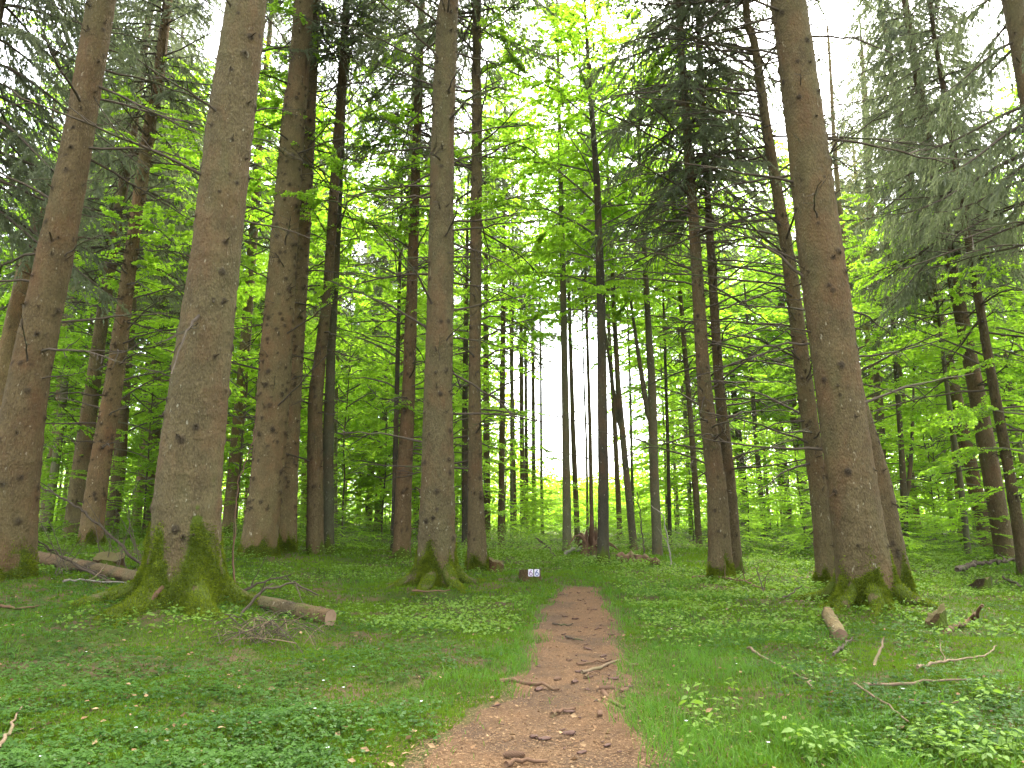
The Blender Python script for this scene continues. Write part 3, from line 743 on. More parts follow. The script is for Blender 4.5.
GROUP_OF = {'spruce': 'spruce trees', 'beech': 'beech trees', 'snag': None}
CATS = {'spruce': 'spruce', 'beech': 'beech', 'snag': 'dead tree'}
NAMES = {'spruce': 'spruce_tree', 'beech': 'beech_tree', 'snag': 'tree_snag'}
for idx, ((kind, label, base, pts, H, o), b) in enumerate(zip(T, RES)):
    rng = rng_(1000 + idx)
    bz = float(ground(b[0], b[1])); b = np.array([b[0], b[1], bz])
    near = o.get('near', 0)
    root = empty(NAMES[kind], b, label, CATS[kind], GROUP_OF[kind])
    ctrl = []
    for px, py, w in pts:
        q = pix_at(px, py, b[1]); ctrl.append((q - b, 0.5 * w / F_PX * fwd(q) * (0.93 if near else 0.96)))
    # foot of the stem
    c0, c1 = ctrl[0], ctrl[1]
    d = unit(c1[0] - c0[0]); f0 = c0[0] + d * ((0 - c0[0][2]) / max(d[2], 0.5))
    if c0[0][2] > 0.1: ctrl.insert(0, (f0, c0[1] * 1.06))
    ctrl = [c for c in ctrl if c[0][2] >= -0.05]
    segs, drow = ((150, 0.024) if near == 2 else (72, 0.04) if near == 1 else (28, 0.08) if o.get('knots') else (14, 0.3))
    V, kn, ms, zs, (cx, cy, rr) = trunk_geometry(ctrl, H, segs, drow, 500 + idx, o.get('flare', 0.04), o.get('hs', 0.25), o.get('lobes'), o.get('moss', 0), o.get('knots', 0), kind == 'snag')
    mb = MB(); mb.add(V.reshape(-1, 3), grid_faces(V.shape[0], segs), 0, 0.5, knot=kn.ravel(), moss=ms.ravel())
    for a, zk, ln, rd in STUBS:      # snapped-off twig bases at the scars
        x0, y0, r0 = np.interp(zk, zs, cx), np.interp(zk, zs, cy), np.interp(zk, zs, rr)
        dd = np.array([math.cos(a), math.sin(a), rng.normal(0.1, 0.3)]); p0 = np.array([x0 + math.cos(a) * r0 * 0.98, y0 + math.sin(a) * r0 * 0.98, zk])
        mb.tube(p0 + dd * np.array([[0.0], [0.6], [1.0]]) * (ln + 0.02), [rd * 1.3, rd, rd * 0.5], 5)
        mb.va['knot'].append(np.full(15, 0.55)); mb.va['moss'].append(np.zeros(15))
    bark = M[o.get('bark', 'spruce_bark')]
    tk = mb.build('trunk', bark, root); t3 = np.array(o.get('tint', (1, 1, 1))); t3 = 0.5 * t3 + 0.5 * t3.mean() * np.array([1.03, 1.0, 0.86])
    tk.color = (*t3, 1)
    if o.get('fork'):
        for k in range(o['fork']):
            h0 = 0.30 * pts_h if False else (2.2 + 1.2 * k if o['fork'] == 1 else 0.9 + 0.7 * k)
            if o['fork'] == 1: h0 = min(3.5, ctrl[-1][0][2] * 0.75)
            i0 = int(np.argmin(abs(zs - h0))); p0 = np.array([cx[i0], cy[i0], zs[i0]])
            sgn = -1 if k % 2 == 0 else 1
            s = np.linspace(0, 1, 12); hh = 5.5
            fp = p0 + np.stack([sgn * (0.55 * np.sqrt(s) + 0.5 * s) * (1.0 if o['fork'] > 1 else 0.6), 0.3 * s, hh * s], -1)
            fm = MB(); fm.tube(fp, np.linspace(rr[i0] * 0.75, 0.015, 12), 8)
            n_ = len(fm.v[0]); fm.va = {'knot': [np.zeros(n_)], 'moss': [np.zeros(n_)]}
            fo = fm.build('stem', bark, root); fo.color = tk.color
    if near == 2:          # surface roots running out from the foot
        for a in o['lobes']:
            for sp_ in (0.0,):
                a1 = a + rng.normal(0, 0.12); R1 = ctrl[0][1]; Lr = R1 * (1.0 + 0.5 * rng.random()) + o['flare'] * 1.5; s = np.linspace(0, 1, 22)
                bend = rng.normal(0, 0.25)
                rx = R1 * 0.75 + Lr * s; aa = a1 + bend * s ** 2
                gx_, gy_ = b[0] + np.cos(aa) * rx, b[1] + np.sin(aa) * rx
                gzz = ground(gx_, gy_) - b[2]
                hz = gzz + 0.27 * np.exp(-s * 4.0) + 0.03 - 0.13 * s
                rm = MB(); rads = (0.115 - 0.075 * s) * (1 + 0.12 * np.sin(s * 11 + a)) * (0.7 + o['flare'])
                rm.tube(np.stack([np.cos(aa) * rx, np.sin(aa) * rx, hz], -1), rads, 18)
                vv = rm.v[0]; k_ = fbm(vv[:, 0] * 6 + 3, vv[:, 1] * 6 + vv[:, 2] * 5, 40 + idx, 3)
                rm.v[0] = vv + np.stack([0 * k_, 0 * k_, (k_ - 0.5) * 0.05], -1)
                rm.va = {'knot': [np.zeros(len(vv))], 'moss': [np.clip(0.2 + 1.1 * k_, 0, 1)]}
                rt = rm.build('root', bark, root); rt.color = tk.color
                n_ = 2600; i_ = rng.integers(0, 22, n_); t_ = rng.random(n_) * 6.28
                ii_ = i_ * 18 + rng.integers(0, 18, n_); jj_ = np.minimum(ii_ + 18, len(vv) - 1); f_ = rng.random((n_, 1))
                Pm = rm.v[0][ii_] * (1 - f_) + rm.v[0][jj_] * f_
                ok_ = k_[ii_] > 0.36; Pm = Pm[ok_]; n_ = len(Pm)
                Dm = unit(rng.normal(0, 0.6, (n_, 3)) + np.array([0, 0, 0.9])); Lm = 0.018 + 0.03 * rng.random(n_)
                fz = MB(); fz.quads(leaf_quads(Pm, Dm, unit(rng.normal(0, 1, (n_, 3))), Lm, Lm * 0.35, rng), 0, np.clip(k_[ii_][ok_] * 1.3 - 0.2 + 0.25 * rng.random(n_), 0, 1))
                fz.build('root_moss', M['moss'], rt, smooth=False)
    if label.startswith('thickest'):
        s = np.linspace(0, 1, 16); R1 = ctrl[0][1]; rx = R1 * 0.95 + 0.55 * s; aa = 4.62 - 0.12 * s
        gz_ = ground(b[0] + np.cos(aa) * rx, b[1] + np.sin(aa) * rx) - b[2]
        rm = MB(); rm.tube(np.stack([np.cos(aa) * rx, np.sin(aa) * rx, gz_ + 0.30 * (1 - s) ** 1.3 - 0.015], -1), 0.040 - 0.03 * np.abs(s - 0.4), 12); set_n = len(rm.v[0])
        rm.va = {'knot': [np.zeros(set_n)], 'moss': [np.zeros(set_n)]}
        rt = rm.build('bare_root', M['brown_wood'], root); rt['label'] = 'bare reddish root ridge without moss'
    if near and o.get('moss', 0) > 0.3:
        moss_fuzz(V, zs, ms, 700 + idx, 26000 if near == 2 else 9000, tk)
    # dead branches
    nd = int(min(100, o.get('dead', 0) * 2.6)); cs = o.get('crown', 99)
    top_d = min(cs + 1.0, 1.0 + 0.80 * b[1] + 1.5, H - 1)
    for k in range(nd):
        z = 2.2 + (top_d - 2.2) * ((k + rng.random()) / nd) ** 0.85
        if z > zs[-1]: continue
        i0 = int(np.argmin(abs(zs - z)))
        a = rng.random() * 6.28
        if 'dead_dir' in o and rng.random() < 0.6: a = o['dead_dir'] + rng.normal(0, 0.5)
        Ln = (0.6 + 2.4 * rng.random() ** 1.1) * (0.85 if near != 1 else 1.0) * o.get('reach', 1.0)
        if rng.random() < 0.2: Ln = 0.25
        r0 = rr[i0] * 0.9
        e = put('dead_branch', DEAD[rng.integers(len(DEAD))], tk, (cx[i0] + math.cos(a) * r0, cy[i0] + math.sin(a) * r0, zs[i0]))
        e.rotation_euler = (rng.normal(0, 0.5), rng.normal(-0.02, 0.20), a)
        e.scale = (Ln, min(Ln, 1.5), min(Ln, 1.5)) if Ln > 0.9 else (Ln, max(Ln, 0.6), max(Ln, 0.6))
    # crown
    if kind != 'snag' and cs < H:
        i0 = int(np.argmin(abs(zs - cs)))
        i1 = len(zs) - 1
        ax = Vector((cx[i1] - cx[i0], cy[i1] - cy[i0], zs[i1] - zs[i0]))
        Lz = zs[i1] - zs[i0] + 0.4
        if kind == 'spruce':
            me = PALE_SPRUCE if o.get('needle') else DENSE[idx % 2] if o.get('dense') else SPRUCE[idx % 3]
            sc = (o.get('R', 2.6) / 3.0, o.get('R', 2.6) / 3.0, Lz / 13.0)
        else:
            me = BEECH[idx % 3] if H > 12.5 else YOUNG[idx % 3]
            LL, RR = (9.0, 3.4) if H > 12.5 else (5.0, 2.6)
            sc = (o.get('R', 3) / RR, o.get('R', 3) / RR, Lz / LL)
        cr = put('crown', me, root, (cx[i0], cy[i0], zs[i0]), None, sc)
        qx = ax.to_track_quat('Z', 'Y')
        cr.rotation_mode = 'QUATERNION'
        cr.rotation_quaternion = Vector((0, 0, 1)).rotation_difference(ax.normalized()) @ Quaternion((0, 0, 1), rng.random() * 6.28)
    if kind == 'snag':
        sp = MB(); i1 = len(zs) - 1
        for k in range(7):
            a = 0.6 * k; q = np.array([cx[i1] + math.cos(a) * rr[i1] * 0.6, cy[i1] + math.sin(a) * rr[i1] * 0.6, zs[i1] - 0.9])
            s = np.linspace(0, 1, 4)[:, None]; hh = 0.6 + 0.5 * ((k * 37) % 7) / 7
            sp.tube(q + s * np.array([0.05, -0.02, hh * 1.5]), [0.09, 0.08, 0.055, 0.008], 5)
        sp.build('splinters', M['pale_wood'], root)
    T[idx] = (kind, label, base, pts, H, dict(o, _b=b))
    print('TREE', idx, label[:40], np.round(b, 2), 'dia', round(2 * ctrl[min(2, len(ctrl) - 1)][1], 2))

# ------------------------------------------------------------------ filler trees of the wood behind
def far_trunk_mesh(seed, H, r, bark):
    rng = rng_(seed)
    z = np.linspace(0, H, 9); c = np.cumsum(rng.normal(0, 0.05, (9, 2)), axis=0); c -= c[0]
    ctrl = [(np.array([c[i, 0], c[i, 1], z[i]]), r * (1 - 0.8 * z[i] / H)) for i in range(9)]
    V, kn, ms, zs, ax = trunk_geometry(ctrl, H, 12, 0.35, seed, 0.05, 0.3, None, 0.5, 0)
    mb = MB(); mb.add(V.reshape(-1, 3), grid_faces(V.shape[0], 12), 0, 0.5, knot=kn.ravel(), moss=ms.ravel())
    return mb.mesh('trunk', [bark])
FT_B = [far_trunk_mesh(900 + i, 19, 0.15, M['beech_bark']) for i in range(3)]
FT_S = [far_trunk_mesh(910 + i, 23, 0.19, M['spruce_bark']) for i in range(3)]
rng = rng_(77)
taken = [(t[5]['_b'][0], t[5]['_b'][1]) for t in T]
count = 0; tries = 0
while count < 115 and tries < 6000:
    tries += 1
    Y = 20 + 58 * rng.random() ** 0.9; x = (rng.random() * 2 - 1) * (0.74 * Y + 3)
    px = 512 + 740 * x / Y
    if 478 < px < 655 and Y > 22: continue
    if 470 < px < 700 and Y < 26: continue
    if 650 <= px < 860 and rng.random() < 0.35: continue
    if min((x - a) ** 2 + (Y - c) ** 2 for a, c in taken) < (1.6 + Y * 0.02) ** 2: continue
    taken.append((x, Y)); count += 1
    z = float(ground(x, Y))
    sp = rng.random() < (0.35 if px < 450 else 0.3)
    if sp:
        root = empty('spruce_tree', (x, Y, z), 'slim distant spruce trunk among the crowded stems at the back of the wood', 'spruce', 'distant spruces behind')
        k = rng.integers(3); sc = 0.8 + 0.4 * rng.random()
        t_ = put('trunk', FT_S[k], root, (0, 0, 0), (rng.normal(0, 0.015), rng.normal(0, 0.015), rng.random() * 6.28), (sc, sc, 1))
        t_.color = (1.6, 1.5, 1.3, 1)
        cs = 8 + 5 * rng.random()
        put('crown', SPRUCE[rng.integers(3)], root, (0, 0, cs), (0, 0, rng.random() * 6.28), (0.7, 0.7, (23.3 - cs) / 13))
    else:
        root = empty('beech_tree', (x, Y, z), 'slim distant beech with bright spring leaves at the back of the wood', 'beech', 'distant beeches behind')
        k = rng.integers(3); sc = 0.6 + 0.6 * rng.random(); H = 0.75 + 0.4 * rng.random()
        t_ = put('trunk', FT_B[k], root, (0, 0, 0), (rng.normal(0, 0.025), rng.normal(0, 0.025), rng.random() * 6.28), (sc, sc, H))
        t_.color = (1.6, 1.6, 1.3, 1)
        cs = 3.5 + 4.0 * rng.random()
        Lz = 19 * H - cs + 0.5
        rs = 0.95 + 0.35 * rng.random()
        put('crown', BEECH[rng.integers(3)], root, (0, 0, cs), (0, 0, rng.random() * 6.28), (rs, rs, Lz / 9))

for px_, Y_, cs_, rs_, word in ((541, 37, 11.2, 1.15, 'left of'), (584, 44, 13.2, 1.2, 'straight above'), (628, 36, 10.4, 1.1, 'right of'), (512, 33, 8.0, 1.0, 'well left of'), (660, 46, 9.0, 1.2, 'well right of')):
    x_ = (px_ - 512) / F_PX * Y_ * 1.03
    r_ = empty('beech_tree', (x_, Y_, float(ground(x_, Y_))), 'tall slim beech whose leafy top closes the sky ' + word + ' the dark path-end beech', 'beech', 'beech trees')
    t_ = put('trunk', FT_B[int(px_) % 3], r_, (0, 0, 0), (0, 0, px_), (0.55, 0.55, 1.15)); t_.color = (1.1, 1.1, 0.9, 1)
    put('crown', BEECH[int(px_) % 3], r_, (0, 0, cs_), (0, 0, px_), (rs_, rs_, (22 - cs_) / 9))

rg3 = rng_(515); k_ = 0
while k_ < 34:
    px_ = 40 + 800 * rg3.random(); Y_ = 36 + 28 * rg3.random()
    if 478 < px_ < 660: continue
    x_ = (px_ - 512) / F_PX * Y_ * 1.03
    if min((x_ - a) ** 2 + (Y_ - c) ** 2 for a, c in taken) < 1.5: continue
    taken.append((x_, Y_)); k_ += 1
    c0_ = 12 + 3 * rg3.random() if 520 < px_ < 650 else 8 + 5 * rg3.random()
    sp_ = rg3.random() < 0.3 and not 520 < px_ < 650
    r_ = empty('spruce_tree' if sp_ else 'beech_tree', (x_, Y_, float(ground(x_, Y_))), 'tall distant tree whose high ' + ('dark boughs' if sp_ else 'leafy top') + ' closes the sky above the wood', 'spruce' if sp_ else 'beech', 'tall distant spruces' if sp_ else 'tall distant beeches')
    t_ = put('trunk', (FT_S if sp_ else FT_B)[k_ % 3], r_, (0, 0, 0), (0, 0, px_), (0.7, 0.7, 1.3)); t_.color = (1.6, 1.5, 1.3, 1)
    if sp_: put('crown', SPRUCE[k_ % 3], r_, (0, 0, c0_), (0, 0, px_), (0.8, 0.8, (29 - c0_) / 13))
    else: put('crown', BEECH[k_ % 3], r_, (0, 0, c0_), (0, 0, px_), (1.25, 1.25, (25.5 - c0_) / 9))

# young leafy beeches of the understorey (pixel column, depth, crown start, scale)
def young(px, Y, cs, s, hs=1.0, label=None, r=0.035, group='young beeches'):
    x = (px - 512) / F_PX * Y * 1.0; z = float(ground(x, Y))
    root = empty('young_beech', (x, Y, z), label, 'young beech', group)
    H = cs + 5.0 * s * hs
    rg = rng_(int(px * 7 + Y * 13) % 99991)
    zz = np.linspace(-0.2, H * 0.97, 12)
    mb = MB(); wob = np.cumsum(rg.normal(0, 0.03 * s, (12, 2)), axis=0)
    mb.tube(np.stack([wob[:, 0], wob[:, 1], zz], -1), np.linspace(r, 0.006, 12), 7)
    n_ = len(mb.v[0]); mb.va = {'knot': [np.zeros(n_)], 'moss': [np.zeros(n_)]}
    mb.build('trunk', M['dark_bark'], root).color = (1.3, 1.3, 1.0, 1)
    put('crown', YOUNG[rg.integers(3)], root, (wob[4, 0], wob[4, 1], cs), (0, 0, rg.random() * 6.28), (s, s, s * hs))
yb = [(1060, 15.5, 1.6, 1.05, 1.2, 'young beech with layered bright sprays reaching in at the right edge'),
      (985, 24, 1.0, 0.9, 1.0, 'young leafy beech between the grey-brown and red-brown right edge spruces'),
      (935, 30, 0.8, 1.0, 1.0, 'young pale beech in the bright clearing right of the three stemmed clump'),
      (1015, 31, 1.5, 1.2, 1.3, 'tall young beech filling the gap behind the right edge spruces'),
      (800, 24, 0.9, 0.8, 0.9, 'young beech with flat sprays behind the pale scaly spruce'),
      (745, 29, 0.8, 0.9, 0.9, 'young beech with low sprays behind the scarred pair'),
      (690, 34, 0.8, 1.0, 0.9, 'young beech right of the forked one, leafy to the ground'),
      (672, 40, 0.6, 1.1, 0.8, 'young beech behind the forked trunk at the clearing rim'),
      (505, 30, 1.0, 0.9, 1.0, 'young beech before the slim straight trunks left of the gap'),
      (452, 25, 1.2, 0.9, 1.2, 'young beech peeping between the two central spruces'),
      (385, 27, 1.6, 1.1, 1.4, 'young beech filling the space left of the red-brown central spruce'),
      (345, 24, 2.0, 0.9, 1.4, 'young beech right of the dark smooth beech pair'),
      (240, 22, 1.8, 0.8, 1.4, 'young beech seen between the thickest trunk and the close pair'),
      (150, 24, 1.3, 0.9, 1.3, 'young beech left of the thickest trunk'),
      (40, 26, 1.6, 1.0, 1.4, 'young beech behind the left edge spruce'),
      (-30, 20, 2.2, 1.1, 1.5, 'young beech with bright leaves past the broken snag'),
      (330, 34, 1.0, 1.2, 1.3, 'young beech deep in the wood behind the slim pair'),
      (420, 40, 0.8, 1.2, 1.2, 'young beech deep in the wood behind the stout straight spruce'),
      (760, 42, 0.6, 1.3, 1.2, 'young beech deep in the wood right of the paired spruces'),
      (850, 36, 0.8, 1.2, 1.2, 'young beech deep in the wood behind the great right trunk'),
      (560, 58, 0.0, 1.0, 0.7, 'low bushy young beech left in the bright gap'),
      (600, 62, 0.0, 1.1, 0.7, 'low bushy young beech in the middle of the bright gap'),
      (530, 50, 0.0, 1.0, 0.8, 'bushy young beech at the left rim of the bright gap'),
      (632, 54, 0.0, 1.1, 0.8, 'bushy young beech at the right rim of the bright gap')]
for px, Y, cs, s, hs, lb in yb: young(px, Y, cs, s, hs, lb)

rg2 = rng_(404); k_ = 0
while k_ < 46:
    px_ = -40 + 1110 * rg2.random(); Y_ = 17.5 + 20 * rg2.random()
    if 470 < px_ < 690 and Y_ < 25: continue
    if px_ < 480 and Y_ < 20: continue
    x_ = (px_ - 512) / F_PX * Y_; k_ += 1
    if min((x_ - a) ** 2 + (Y_ - c) ** 2 for a, c in taken) < 0.15: continue
    r_ = empty('low_shrub', (x_, Y_, float(ground(x_, Y_))), 'low bright green shrub in the undergrowth between the trunks', 'shrub', 'low shrubs between the trunks')
    s_ = 0.22 + 0.30 * rg2.random()
    put('crown', YOUNG[rg2.integers(3)], r_, (0, 0, 0.02), (0, 0, rg2.random() * 6.28), (s_ * 1.25, s_ * 1.25, s_))
rg2 = rng_(303); k_ = 0
while k_ < 42:
    px_ = -60 + 1150 * rg2.random(); Y_ = 23 + 26 * rg2.random()
    if 480 < px_ < 670 or (px_ > 650 and rg2.random() < 0.35): continue
    x_ = (px_ - 512) / F_PX * Y_
    if min((x_ - a) ** 2 + (Y_ - c) ** 2 for a, c in taken) < 1.2: continue
    taken.append((x_, Y_)); k_ += 1
    young(px_, Y_, 0.7 + 1.8 * rg2.random(), 0.9 + 0.5 * rg2.random(), 1.0 + 0.4 * rg2.random(), 'young beech of the understorey, one of many leafy stems filling the wood behind', 0.03, 'understorey beeches filling the wood')

# far wood beyond: one leafy mass, open in the bright gap
rng = rng_(5)
n = 240000
Yf = 64 + 50 * rng.random(n); xf = (rng.random(n) * 2 - 1) * 0.85 * Yf
pxf = 512 + 740 * xf / Yf
zt = 7 + 19 * fbm(xf * 0.12, Yf * 0.05 + 3, 9, 3)
gap = np.exp(-((pxf - 583) / 85) ** 4)
zt = zt * (1 - gap) + 5.0 * gap * (0.6 + 0.8 * fbm(xf * 0.5, Yf * 0.1, 4, 2))
zf = zt * rng.random(n) ** 1.35
P = np.stack([xf, Yf, ground(xf, Yf) + zf], -1)
D = unit(rng.normal(0, 1, (n, 3)) * np.array([1, 1, 0.4])); N = unit(rng.normal(0, 1.0, (n, 3)) + np.array([0, -0.4, 0.6]))
Ls = 0.24 + 0.26 * rng.random(n)
fw = MB(); fw.quads(leaf_quads(P, D, N, Ls, Ls * 0.6, rng), 0, np.clip(fbm(xf * 0.3, zf * 0.3, 6) + 0.3 * (rng.random(n) - 0.3), 0, 1))
tag(fw.build('far_wood', M['beech_leaf'], smooth=False), kind='stuff')

# ------------------------------------------------------------------ ground cover (nobody could count it)
def scatter(n, y0, y1, rng, power=1.6, margin=0.78):
    u = rng.random(n)
    a = 1 - power
    y = (y0 ** a + u * (y1 ** a - y0 ** a)) ** (1 / a)
    x = (rng.random(n) * 2 - 1) * (margin * y + 0.6)
    return x, y

def blades(x, y, h, w, rng, lean=0.5):
    n = len(x); z = surf(x, y) - 0.01
    a = rng.random(n) * 6.28; b = rng.random(n) * 6.28
    S = np.stack([np.cos(a), np.sin(a), np.zeros(n)], -1) * w[:, None] * 0.5
    Ld = np.stack([np.cos(b), np.sin(b), np.zeros(n)], -1) * (h * lean * (0.3 + rng.random(n)))[:, None]
    P = np.stack([x, y, z], -1); U = np.zeros((n, 3)); U[:, 2] = h
    M1 = P + U * 0.6 + Ld * 0.35; Tp = P + U * (0.95 - 0.25 * rng.random(n))[:, None] + Ld
    V = np.stack([P - S, P + S, M1 + S * 0.8, M1 - S * 0.8, Tp], 1)
    i = np.arange(n)[:, None] * 5
    return V.reshape(-1, 3), [i + np.array([[0, 1, 2, 3]]), i + np.array([[3, 2, 4]])]

rng = rng_(41)
# grass: bright along the right of the path, patches left of it, thin elsewhere
x, y = scatter(420000, 3.2, 32, rng, 1.35)
ins = path_inside(x, y)
patch = fbm(x * 0.55 + 4, y * 0.4, 14, 3)
right = sstep(-2.6, -0.15, ins) * (x > 0) * 0.9
leftp = sstep(-0.9, -0.1, ins) * (x < 1) * sstep(0.38, 0.6, patch) * 1.2
far = sstep(11, 16, y) * 0.55
dens = np.clip(0.05 + right * (0.35 + 0.9 * patch) + leftp + far * sstep(0.3, 0.6, patch) + 0.25 * sstep(0.55, 0.75, patch), 0, 1)
dens = dens * sstep(0.16, -0.12, ins) + 0.010 * (ins > 0.05) * sstep(0.35, 0.0, ins)
keep = rng.random(len(x)) < dens * 0.55
x, y = x[keep], y[keep]; n = len(x)
h = (0.04 + 0.10 * rng.random(n)) * (0.35 + 1.7 * fbm(x * 1.5, y * 1.5, 17, 3) ** 1.6) * np.where(x > 0, 1.05, 0.85)
w = (0.004 + 0.003 * rng.random(n)) * np.maximum(1, y / 6.5)
V, Fs = blades(x, y, h, w, rng, 0.9)
tt = np.clip(fbm(x * 1.2, y * 1.2, 19, 3) * 1.2 - 0.25 + 0.5 * rng.random(n), 0, 1)
gm = MB()
i = gm.n; gm.v.append(V); gm.n += len(V)
for Fa in Fs: gm.f.append(Fa); gm.m.append(np.zeros(len(Fa), np.int32)); gm.t.append(tt)
tag(gm.build('grass', M['grass'], smooth=False), kind='stuff')
print('grass', n)

# wood sorrel: three folded leaflets on low stalks, in drifts
rng = rng_(42)
x, y = scatter(120000, 3.2, 15, rng, 1.7)
ins = path_inside(x, y); drift = fbm(x * 0.8 + 2, y * 0.8, 24, 4)
dens = np.where(x < 0.6, sstep(0.40, 0.58, drift) * (0.35 + 0.65 * sstep(-0.2, -0.9, ins)), sstep(0.46, 0.62, drift) * 0.75 * sstep(-0.1, -0.7, ins)) * (ins < -0.02)
keep = rng.random(len(x)) < dens * 0.62
x, y = x[keep], y[keep]; n = len(x)
z = surf(x, y) + 0.012 + 0.10 * rng.random(n) ** 1.3 * sstep(0.40, 0.75, drift[keep] + 0.1)
a0 = rng.random(n) * 6.28; sz = (0.012 + 0.017 * rng.random(n) ** 1.4) * np.maximum(1, y / 8) ** 0.6
qs = []
for k in range(3):
    a = a0 + k * 2.094
    D = unit(np.stack([np.cos(a), np.sin(a), rng.normal(-0.2, 0.22, n)], -1))
    S = np.stack([-np.sin(a), np.cos(a), rng.normal(0, 0.2, n)], -1)
    P = np.stack([x, y, z], -1); s_ = sz[:, None]
    qs.append(np.stack([P, P + D * s_ * 0.75 + S * s_ * 0.62, P + D * s_ * 1.05 + S * s_ * 0.35, P + D * s_ * 0.9, P + D * s_ * 1.05 - S * s_ * 0.35, P + D * s_ * 0.75 - S * s_ * 0.62], 1))
tt = np.clip(fbm(x * 1.6, y * 1.6, 26, 3) * 1.3 - 0.3 + 0.5 * rng.random(n), 0, 1)
sm_ = MB(); sm_.quads(np.concatenate(qs), 0, np.tile(tt, 3))
tag(sm_.build('wood_sorrel', M['sorrel'], smooth=False), kind='stuff')
print('sorrel', n)

# moss cushion fuzz over the ground
rng = rng_(43)
x, y = scatter(480000, 3.2, 24, rng, 1.25)
ins = path_inside(x, y); mk = fbm(x * 1.1 + 8, y * 1.1, 29, 3)
keep = (rng.random(len(x)) < (0.25 + 0.75 * sstep(0.35, 0.6, mk))) & (ins < -0.08)
x, y, mk = x[keep], y[keep], mk[keep]; n = len(x)
P = np.stack([x, y, surf(x, y) - 0.002], -1)
D = unit(rng.normal(0, 0.55, (n, 3)) + np.array([0, 0, 1.0]))
L = (0.014 + 0.022 * rng.random(n)) * np.maximum(1, y / 7)
mm = MB(); mm.quads(leaf_quads(P, D, unit(rng.normal(0, 1, (n, 3))), L, L * 0.42, rng), 0, np.clip(mk * 1.2 - 0.15 + 0.35 * rng.random(n), 0, 1))
tag(mm.build('ground_moss', M['floor_moss'], smooth=False), kind='stuff')

# herbs and low undergrowth further back
rng = rng_(44)
x, y = scatter(240000, 8, 62, rng, 1.25, 0.8)
c = fbm(x * 0.45, y * 0.45, 36, 3)
ok = (rng.random(len(x)) < sstep(0.36, 0.58, c) * (0.35 * sstep(8, 10, y) + 0.65 * sstep(12, 19, y))) & (path_inside(x, y) < -0.3)
x, y, c = x[ok], y[ok], c[ok]; n = len(x)
hh = (0.07 + 0.78 * sstep(0.42, 0.75, c) * sstep(14, 26, y)) * rng.random(n) ** 0.7 + 0.03
P = np.stack([x + rng.normal(0, 0.05, n), y, ground(x, y) + hh], -1)
a = rng.random(n) * 6.28
D = unit(np.stack([np.cos(a), np.sin(a), rng.normal(-0.1, 0.3, n)], -1)); N = unit(rng.normal(0, 0.45, (n, 3)) + np.array([0, 0, 1]))
L = (0.035 + 0.045 * rng.random(n)) * np.maximum(1, y / 20)
um = MB(); um.quads(leaf_quads(P, D, N, L, L * 0.6, rng), 0, np.clip(c * 0.9 + 0.5 * (rng.random(n) - 0.4), 0, 1))
tag(um.build('undergrowth', M['herb'], smooth=False), kind='stuff')
print('undergrowth', n)

# needles and scraps on the path and dead needles and leaves on the moss
rng = rng_(45)
x, y = scatter(320000, 3.0, 14, rng, 1.75, 0.75)
ins = path_inside(x, y)
keep = (ins > -0.05) | (rng.random(len(x)) < 0.10 + 0.75 * sstep(-0.5, -0.05, ins))
x, y = x[keep], y[keep]; n = len(x)
a = rng.random(n) * 6.28
D = unit(np.stack([np.cos(a), np.sin(a), rng.normal(0, 0.12, n)], -1)); N = unit(rng.normal(0, 0.3, (n, 3)) + np.array([0, 0, 1]))
chip = rng.random(n) < 0.05
L = np.where(chip, 0.012 + 0.014 * rng.random(n), 0.012 + 0.018 * rng.random(n)) * np.maximum(1, y / 8); W = np.where(chip, L * 0.7, 0.0034 * np.maximum(1, y / 5))
P = np.stack([x, y, surf(x, y) + 0.006 + 0.01 * rng.random(n) * (path_inside(x, y) < 0)], -1)
lm = MB(); lm.quads(leaf_quads(P, D, N, L, W, rng), 0, np.clip(rng.normal(0.5, 0.33, n), 0, 1))
tag(lm.build('needle_litter', M['litter'], smooth=False), kind='stuff')

rng = rng_(46)
x, y = scatter(1100, 3.2, 14, rng, 1.6, 0.75); n = len(x)
a = rng.random(n) * 6.28
D = unit(np.stack([np.cos(a), np.sin(a), rng.normal(0, 0.25, n)], -1)); N = unit(rng.normal(0, 0.5, (n, 3)) + np.array([0, 0, 1]))
L = 0.025 + 0.035 * rng.random(n)
P = np.stack([x, y, surf(x, y) + 0.02 + 0.02 * rng.random(n)], -1)
lv = MB(); lv.quads(leaf_quads(P, D, N, L, L * 0.6, rng), 0, 0.45 + 0.55 * rng.random(n))
tag(lv.build('dry_leaves', M['litter'], smooth=False), kind='stuff')

# ------------------------------------------------------------------ things lying about
def G(px, py):
    q = pix_ground(px, py)
    return q if q is not None else pix_at(px, py, 40)

def set_va(mb, moss=0.0):
    mb.va = {'knot': [np.zeros(len(v)) for v in mb.v], 'moss': [np.full(len(v), moss) for v in mb.v]}
    return mb

